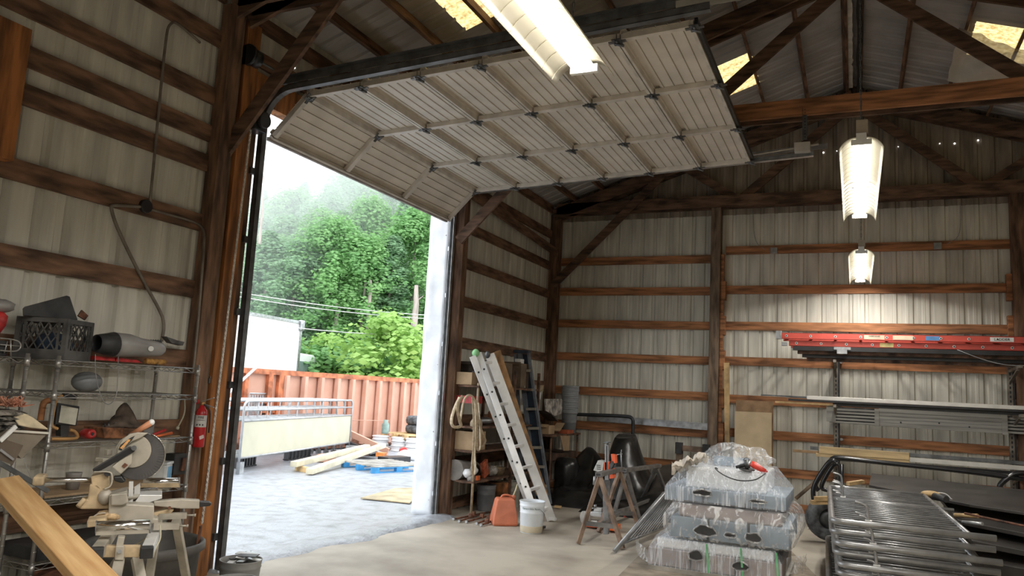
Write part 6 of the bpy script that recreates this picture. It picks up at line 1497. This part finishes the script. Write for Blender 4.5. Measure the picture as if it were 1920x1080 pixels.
# ================================================================ right: gate stack, black sheets, wall racks
def gate(label, x0, x1, y0, y1, z, hooks, proto=None, skew=0, grp='steel railing panels in the stack'):
    t = thing('railing_panel', label, 'railing panel', (x0, y0, z), 0, grp)
    r = .025; xe = x1+.17; rc = .08
    def P(x, y, dz=0): return Vector((x+(y-y0)*skew, y, z+dz))
    fr = [P(xe, y0), P(x0+rc, y0)]+[P(x0+rc-rc*math.sin(a), y0+rc-rc*math.cos(a)) for a in (.4, .8, 1.2)]+[P(x0, y0+rc), P(x0, y1-rc)]+[P(x0+rc-rc*math.cos(a), y1-rc+rc*math.sin(a)) for a in (.4, .8, 1.2)]+[P(x0+rc, y1), P(xe-.17, y1)]
    MB().tube(fr, r, 12).build('frame_tube', M_gate, t)
    MB().tube([P(x1, y0), P(x1, y1)], .02, 10).build('end_tube', M_gate, t)
    ym = y0+(y1-y0)*.58; MB().tube([P(x0, ym), P(x1+.12, ym)], .018, 10).build('mid_tube', M_gate, t)
    n_ = 22
    for k in range(1, n_):
        y = y0+(y1-y0)*k/n_
        if abs(y-ym) < .03: continue
        MB().tube([P(x0, y), P(x1, y)], .0085, 6).build('picket', M_gate, t)
    for (yh, xo) in hooks:
        b = P(x0+xo, yh, .02)
        MB().tube(smoothpts([b, b+Vector((-.005, 0, .09)), b+Vector((-.02, 0, .13)), b+Vector((-.10, 0, .145))]), .011, 8).tube(smoothpts([b, b+Vector((-.02, 0, .035)), b+Vector((-.07, 0, .04))]), .008, 8).build('hook', M_gate, t)
        MB().box(b+Vector((0, 0, .005)), (.05, .04, .015)).build('weld_plate', M_white, t)
    return t
top = gate('top grey steel railing panel of the stack with three curved hooks', -.175, .80, 6.98, 9.88, .79, ((9.86, .14), (8.67, .12), (7.0, .27)), skew=-.035)
zs = [.70, .62, .54, .46, .38, .30, .22, .14, .06]
words = ('second', 'third', 'fourth', 'fifth', 'sixth', 'seventh', 'eighth', 'ninth', 'lowest')
for k, z in enumerate(zs):
    o = dup(top, (-.175+(.02 if k % 2 else .0)+(-.02 if k > 5 else .012*k), 6.98+(.05, -.02, .03, -.04, .02, -.03, .04, 0, .02)[k], z), 0)
    o['label'] = '%s steel railing panel%s in the stack at the lower right' % (words[k], ' counted from the top' if k < 8 else ' resting near the floor')
# timber bearers
for k, (px, py, lab) in enumerate(((1540, 935, 'upper small wooden bearer at the left of the railing stack'), (1533, 942, 'lower small wooden bearer at the left of the railing stack'))):
    a = AT(1, 10.4, px-12, py); tag(MB().beam(a, a+Vector((.35, .15, .03)), .07, .05).build('wood_bearer', M_pine), lab, 'timber')
a = AT(1, 10.3, 1618, 905); tag(MB().beam(AT(1, 10.2, 1590, 907), AT(1, 10.4, 1618, 903), .05, .04).build('pine_offcut', M_pine), 'short pine offcut on the back edge of the top railing panel', 'timber')
# big black sheets
M_bsh = mat('black_rubber_sheet', (.045, .04, .036), .42, var=.2, scale=3)
def sheet(label, pts, th, name='black_sheet'):
    return tag(MB().prism([Vector(p) for p in pts], (0, 0, th)).build(name, M_bsh, bevel=.004), label, 'sheet')
sheet('topmost large black sheet right of the railing stack', [(.15, 10.6, .76), (1.1, 9.6, .74), (2.2, 9.3, .70), (2.2, 11.3, .80), (.2, 11.6, .83)], .03)
sheet('second black sheet, its edge sloping down to the right frame edge', [(.95, 9.2, .60), (2.3, 8.6, .52), (2.3, 11.2, .68), (.9, 11.4, .70)], .04)
sheet('third black sheet below with a rusty edge', [(1.02, 8.8, .46), (2.3, 8.3, .40), (2.3, 11, .5), (1.0, 11.2, .55)], .05)
sheet('lowest thick black sheet stack near the floor at the right', [(1.08, 8.6, .0), (2.3, 8.0, .0), (2.3, 11, .0), (1.1, 11.2, .0)], .36)
tag(MB().tube([(1.0, 9.15, .72), (2.2, 8.75, .60)], .012, 6).build('rusty_edge_rod', M_rust), 'rusty rod along the edge of the black sheets', 'rod')
for k, (a, b, r_, m_, lab) in enumerate((((1752, 930), (1766, 934), .035, M_bk, 'black tube end beside the top right corner of the railing stack'), ((1790, 966), (1817, 967), .022, M_pine, 'pale rod end right of the railing stack'), ((1805, 979), (1828, 981), .018, M_tubeg, 'grey tube end below the pale rod'))):
    A_ = AT(1, 9.6-.25*k, *a); B_ = AT(1, 9.5-.25*k, *b); tag(MB().tube([A_, B_+(B_-A_)*.6], r_, 12).build('tube_end', m_), lab, 'tube')
tag(MB().ball(AT(1, 9.9, 1745, 926), (.10, .06, .035), 14, 8).build('pale_wood_piece', M_pine), 'small pale wood piece on the black sheets', 'wood')
tag(MB().tube(smoothpts([AT(1, 9.9, 1750, 923), AT(1, 9.9, 1775, 925), AT(1, 9.9, 1785, 938), AT(1, 9.9, 1797, 938)]), .006, 6).build('twine', M_white), 'white cord trailing over the black sheets', 'cord')
a = AT(1, 11.5, 1653, 907); tag(MB().cyl(a, a+Vector((0, 0, .06)), .10, n=20).cyl(a+Vector((0, 0, .06)), a+Vector((0, 0, .10)), .015, n=8).build('grey_puck', M_track), 'round grey fitting with a white knob behind the railing stack', 'fitting')
# tubular rack (black roll bars)
rb_ = thing('tubular_rack', 'black tubular steel rack standing behind the railing stack', 'rack', (.8, 12.2, 0))
def rq(px, py, y=12.15): return AT(1, y, px, py)
M_blk = mat('gloss_black_tube', (.018, .018, .02), .22, var=.1)
MB().tube(smoothpts([rq(1930, 900), rq(1800, 882), rq(1640, 866), rq(1575, 858), rq(1562, 858), rq(1556, 866), rq(1530, 903), rq(1528, 912), rq(1535, 920)], 1), .033, 12).build('top_tube', M_blk, rb_)
MB().tube(smoothpts([rq(1568, 868, 11.9), rq(1562, 862, 11.9), rq(1552, 868, 11.9), rq(1526, 908, 11.9), rq(1524, 930, 11.9), rq(1530, 950, 11.9), rq(1545, 958, 11.9), rq(1600, 960, 11.9)], 2), .033, 12).build('front_hoop', M_blk, rb_)
MB().tube(smoothpts([rq(1575, 874, 12.4), rq(1568, 868, 12.4), rq(1558, 876, 12.4), rq(1538, 912, 12.4), rq(1545, 920, 12.4), rq(1640, 925, 12.4)], 2), .030, 12).build('rear_hoop', M_blk, rb_)
MB().tube([rq(1578, 870, 12.0), rq(1578, 960, 12.0)], .03, 12).build('upright', M_blk, rb_)
MB().tube(smoothpts([rq(1925, 887), rq(1905, 887), rq(1895, 892), rq(1874, 908), rq(1876, 918), rq(1890, 934), rq(1912, 950)], 2), .035, 12).tube([rq(1890, 934), rq(1920, 940)], .03, 10).build('right_hoop', M_blk, rb_)
tag(MB().tube(smoothpts([rq(1898, 925, 11.6), rq(1905, 926, 11.6), rq(1907, 935, 11.6), rq(1925, 945, 11.6)]), .008, 6).build('white_cable', M_white), 'white cable loop at the right frame edge by the tubular rack', 'cable')
wt = thing('tyre', 'black tyre half hidden behind the left end of the railing stack', 'tyre', (-.32, 11.0, .3))
wc = AT(1, 10.9, 1553, 972)
MB().lathe([(.13, -.09), (.24, -.09), (.27, -.05), (.27, .05), (.24, .09), (.13, .09), (.12, 0), (.13, -.09)], wc, 32, (.25, -1, 0)).build('tread', M_tyre, wt)
MB().lathe([(.0, -.02), (.13, -.04), (.13, .04), (.0, .02)], wc, 20, (.25, -1, 0)).build('hub', M_track, wt)
tag(MB().tube([AT(1, 12.6, 1492, 935), AT(1, 12.6, 1535, 898)], .03, 6).build('brown_strut', M_post), 'brown strut leaning behind the black hoops', 'strut')
tag(MB().tube([AT(2, .02, 1516, 990), AT(2, .04, 1537, 982)], .012, 6).build('white_rod', M_white), 'short white rod on the floor between the pallet and the railing stack', 'rod')
# ---------------------------------------------------------------- wall storage arms
M_slot = mat('slotted_strut_steel', (.26, .23, .19), .5, metal=.4, var=.2)
def strut(label, x, z0, z1, arms):
    t = thing('slotted_rack_post', label, 'rack post', (x, 13.1, z0))
    MB().bb(x-.03, x+.03, 13.19, 13.25, z0, z1).build('post_channel', M_slot, t)
    MB().bb(x+.03, x+.055, 13.18, 13.26, z0, z1).build('side_flange', M_bk, t)
    k = 0
    while z0+.05+k*.065 < z1-.05: MB().bb(x-.010, x+.010, 13.183, 13.192, z0+.05+k*.065, z0+.085+k*.065).build('slot', M_bk, t); k += 1
    for z in arms:
        MB().beam((x, 13.2, z), (x, 12.35, z+.03), .04, .04).build('arm', M_slot, t)
        MB().beam((x, 13.2, z-.16), (x, 12.55, z), .03, .03).build('arm_brace', M_slot, t)
    for z in (.66, 1.22, 1.79, 2.42): MB().cyl((x+.075, 13.26, z), (x+.075, 13.22, z), .022, n=8).build('bolt_plate', M_galv, t)
    return t
strut('slotted steel rack post on the end wall at the left ends of the long stock', -.27, .30, 2.62, (2.36, 1.70, .93))
strut('slotted steel rack post beside the right wooden post', 2.06, .3, 2.62, (2.36, 1.70, .93))
# red extension ladder
rl = thing('red_ladder', 'long red fibreglass extension ladder lying on the top rack arms', 'ladder', (1, 12.5, 2.6))
M_rl = mat('red_fibreglass', (.60, .085, .06), .4, var=.08, scale=4)
def rail(x0, x1, y, z, h):
    MB().bb(x0, x1, y, y+.006, z-h/2, z+h/2).bb(x0, x1, y, y+.032, z+h/2-.005, z+h/2).bb(x0, x1, y, y+.032, z-h/2, z-h/2+.005).build('side_rail', M_rl, rl)
rail(-1.03, 3.4, 12.42, 2.755, .095); rail(-.92, 3.4, 12.50, 2.65, .085)
rail(-1.03, 3.4, 12.85, 2.755, .095); rail(-.92, 3.4, 12.92, 2.65, .085)
for j, (xs, y, z, sp_) in enumerate(((-.95, 12.42, 2.755, .345), (-.81, 12.50, 2.65, .35))):
    for k in range(12):
        x = xs+k*sp_; MB().cyl((x, y-.006, z), (x, y+.43, z), .019, n=10).build('rung', M_alu, rl)
        MB().cyl((x, y-.009, z), (x, y-.005, z), .011, n=10).build('rung_hole', M_bk, rl)
MB().bb(-1.10, -1.02, 12.40, 12.47, 2.70, 2.83).bb(-1.02, -.94, 12.42, 12.48, 2.60, 2.66).build('end_bracket', M_galv, rl, bevel=.006)
M_lab = mat('pale_ladder_label', (.70, .55, .40), .6, var=.1)
for a, b, z, y, m_ in ((.13, .40, 2.755, 12.419, M_lab), (.51, .77, 2.755, 12.419, M_lab), (.34, .52, 2.65, 12.499, mat('yellow_label', (.7, .6, .25), .5)), (.93, 1.10, 2.755, 12.419, mat('blue_label2', (.12, .30, .62), .5)), (1.72, 2.0, 2.755, 12.419, M_white)):
    MB().bb(a, b, y-.003, y, z-.030, z+.030).build('label', m_, rl)
text('WARNING', .032, M_bk, rl, (.265, 12.413, 2.77), (1, 0, 0), (0, 0, 1)); text('LADDER', .05, M_bk, rl, (1.86, 12.413, 2.755), (1, 0, 0), (0, 0, 1))
MB().bb(-.28, -.05, 12.40, 12.46, 2.56, 2.60).bb(-.24, -.10, 12.40, 12.46, 2.50, 2.56).build('pulley_bracket', M_galv, rl)
MB().tube([(1.32+1.4*k/12, 12.40, 2.60-.20*math.sin(math.pi*k/12)) for k in range(13)], .006, 6).build('rope', MATS['grey_cord'], rl)
for k in range(4):
    tag(MB().bb(-.86+k*.06, 3.4, 12.44+.12*k, 12.54+.12*k, 2.54-.045*k, 2.60-.045*k).build('dark_beam', M_rackr if k % 2 else M_black), ('highest', 'second', 'third', 'lowest')[k]+' dark steel tube in the stepped stack under the red ladder', 'steel tube', 'dark tubes under the red ladder')
# second tier
M_at = mat('pale_aluminium_tube', (.66, .64, .60), .35, metal=.4, var=.06)
def stock(label, x0, x1, y, z, w_, h, m_, name='long_tube', dz=0, grp=None):
    return tag(MB().beam((x0, y, z), (x1, y, z+dz), w_, h).build(name, m_, bevel=.003), label, 'tube', grp)
stock('pale square aluminium tube on the middle rack arms', -.66, 3.4, 12.50, 1.835, .07, .055, M_at)
stock('thin dark rod projecting farthest left on the middle rack arms', -1.33, 3.4, 12.58, 1.84, .03, .02, M_track)
stock('grey flat bar behind the pale tube on the middle rack arms', -.98, 3.4, 12.68, 1.835, .06, .03, M_galv)
stock('dark flat bar under the pale tube on the middle rack arms', -.92, 3.4, 12.55, 1.79, .20, .03, M_black)
stock('black square tube lowest on the middle rack arms', -.30, 3.4, 12.60, 1.755, .12, .05, M_black)
stock('tan lumber piece poking left of the middle rack arms', -1.15, -.3, 12.9, 1.745, .04, .03, M_pine)
# scaffold planks hanging on edge
M_scaf = mat('weathered_aluminium_plank', (.36, .35, .32), .5, metal=.3, var=.12, scale=3, stretch=(.5, 3, 8))
sc1 = thing('scaffold_plank', 'weathered grey scaffold plank with a slotted end below the middle rack arms', 'plank', (1.1, 12.95, 1.46))
for k in range(5): MB().bb(-.36, .30, 12.93, 12.96, 1.475+k*.048, 1.505+k*.048).build('slat', M_scaf, sc1)
MB().bb(-.40, -.27, 12.90, 12.97, 1.49, 1.73).build('end_cap', M_scaf, sc1)
MB().bb(.27, .33, 12.90, 12.97, 1.46, 1.72).build('cross_strap', M_scaf, sc1)
MB().bb(.33, 1.93, 12.91, 12.95, 1.465, 1.735).build('plank_face', M_scaf, sc1, bevel=.004)
for k in range(4): MB().bb(.33, 1.93, 12.906, 12.912, 1.52+k*.05, 1.524+k*.05).build('face_groove', M_track, sc1)
for x, z in ((.62, 1.54), (1.12, 1.56), (1.5, 1.53)): MB().cyl((x, 12.905, z), (x, 12.91, z), .012, n=8).build('drain_hole', M_bk, sc1)
MB().bb(1.90, 1.97, 12.90, 12.97, 1.45, 1.74).build('cross_strap', M_scaf, sc1)
for k in range(5): MB().bb(1.97, 3.2, 12.93, 12.96, 1.475+k*.048, 1.505+k*.048).build('slat', M_scaf, sc1)
tag(MB().bb(-.3, 3.2, 13.0, 13.04, 1.47, 1.72).build('scaffold_plank', M_bkdust), 'dark plank behind the slotted scaffold plank', 'plank')
# third tier
stock('large pale lumber stick on the lower rack arms', -.49, .70, 12.48, 1.075, .10, .10, mat('pale_lumber', (.52, .38, .20), .7, var=.15, scale=4, stretch=(.4, 4, 4)), 'lumber')
stock('second pale lumber stick under the large one, slightly longer', -.53, .70, 12.50, 1.0, .12, .05, MATS['pale_lumber'], 'lumber')
stock('thin brown lumber poking farthest left on the lower rack arms', -.86, .7, 12.55, 1.03, .05, .04, mat('brown_stick', (.30, .19, .10), .8), 'lumber')
stock('short grey flat steel end left of the pale lumber', -.62, .5, 12.66, 1.085, .05, .05, M_track)
stock('pale grey tube continuing right from the lumber', .70, 3.4, 12.48, 1.03, .07, .06, M_at)
stock('dark grey tube behind the pale grey tube on the lower arms', .70, 3.4, 12.62, 1.09, .08, .05, M_track)
stock('black square tube under the lower rack stock', -.25, 3.4, 12.55, .955, .10, .04, M_black)
# electric boxes on the upper girt
for px, py, lab in ((1451, 470, 'small grey electrical box at the left of the top end wall girt'), (1758, 461, 'small grey electrical box at the right of the top end wall girt')):
    p = AT(1, 13.26, px, py); tag(MB().box(p, (.11, .04, .10)).build('electrical_box', M_galv, bevel=.004), lab, 'electrical box')
for px, y0_, y1_, lab in ((1412, 395, 468, 'thin cable hanging down to the left electrical box'), (1800, 380, 458, 'thin cable hanging down beside the right electrical box')):
    a = AT(1, 13.3, px, y0_); b = AT(1, 13.3, px+2, y1_-15); c = AT(1, 13.28, px+22 if px < 1500 else px-25, y1_)
    tag(MB().tube(smoothpts([a, b, c]), .006, 6).build('thin_cable', MATS['grey_cord']), lab, 'cable')
# draped sheet of polythene up by the right skylight
M_poly = film('dusty_polythene', (.62, .56, .46), .25, 4, (1, 1, 1), .5, .6)
def polyf(u, v):
    a = AT(1, 10.35, 1798+150*u, 52+52*u); b = AT(1, 10.75, 1776+190*u, 152+12*u); p = a.lerp(b, v)
    return p+Vector((.04*noise.noise(Vector((u*4, v*4, 0))), -.22*math.sin(math.pi*v)*(.6+.4*math.sin(u*9+v*5)), .05*noise.noise(Vector((u*5, v*6, 4)))))
tag(MB().grid(polyf, 30, 20).build('draped_polythene', M_poly), 'dusty polythene sheet drooping under the right roof skylight', 'plastic sheet')
# ridge: ragged white foam strip and cable
rg2 = MB(); N = 60
vs = []
for k in range(N+1):
    y = 8.0+5.0*k/N; w0 = .035+.018*noise.noise(Vector((y*6, 0, 0))); w1 = .035+.022*noise.noise(Vector((y*7, 4, 0)))
    vs += [Vector((-.035-w0, y, 6.86)), Vector((-.035+w1, y, 6.86+.01*noise.noise(Vector((y*5, 1, 1)))))]
rg2.add(vs, [(2*k, 2*k+1, 2*k+3, 2*k+2) for k in range(N)])
tag(rg2.build('ragged_foam_strip', mat('off_white_foam', (.70, .66, .58), .9, var=.1), solid=.03), 'ragged off-white foam strip along the roof ridge', 'foam strip')
rc = MB().tube([(.09+.01*math.sin(k), 6.2+7*k/30, 6.78) for k in range(31)], .035, 8)
tag(rc.build('ridge_cable', mat('dusty_black_cable', (.03, .026, .022), .8)), 'thick dusty black cable run along the ridge beside the foam strip', 'cable')
# nail holes in gable and left wall: glowing discs imitating daylight, no opening
for k, (px, py) in enumerate(((1544, 286), (1569, 283), (1684, 275), (1708, 273), (1762, 269), (1790, 269), (1834, 263))):
    p = AT(1, 13.325, px, py); MB().cyl(p, p+Vector((0, .003, 0)), .012 if k in (0, 3, 5, 6) else .007, n=8).build('nail_hole_glow', M_day, we)
for px, py, ax_, v in ((497, 105, 0, -5.185), (553, 127, 0, -5.185), (580, 146, 0, -5.185)):
    p = AT(ax_, v, px, py); MB().cyl(p, p-Vector((.003, 0, 0)), .008, n=8).build('nail_hole_glow', M_day, wl)
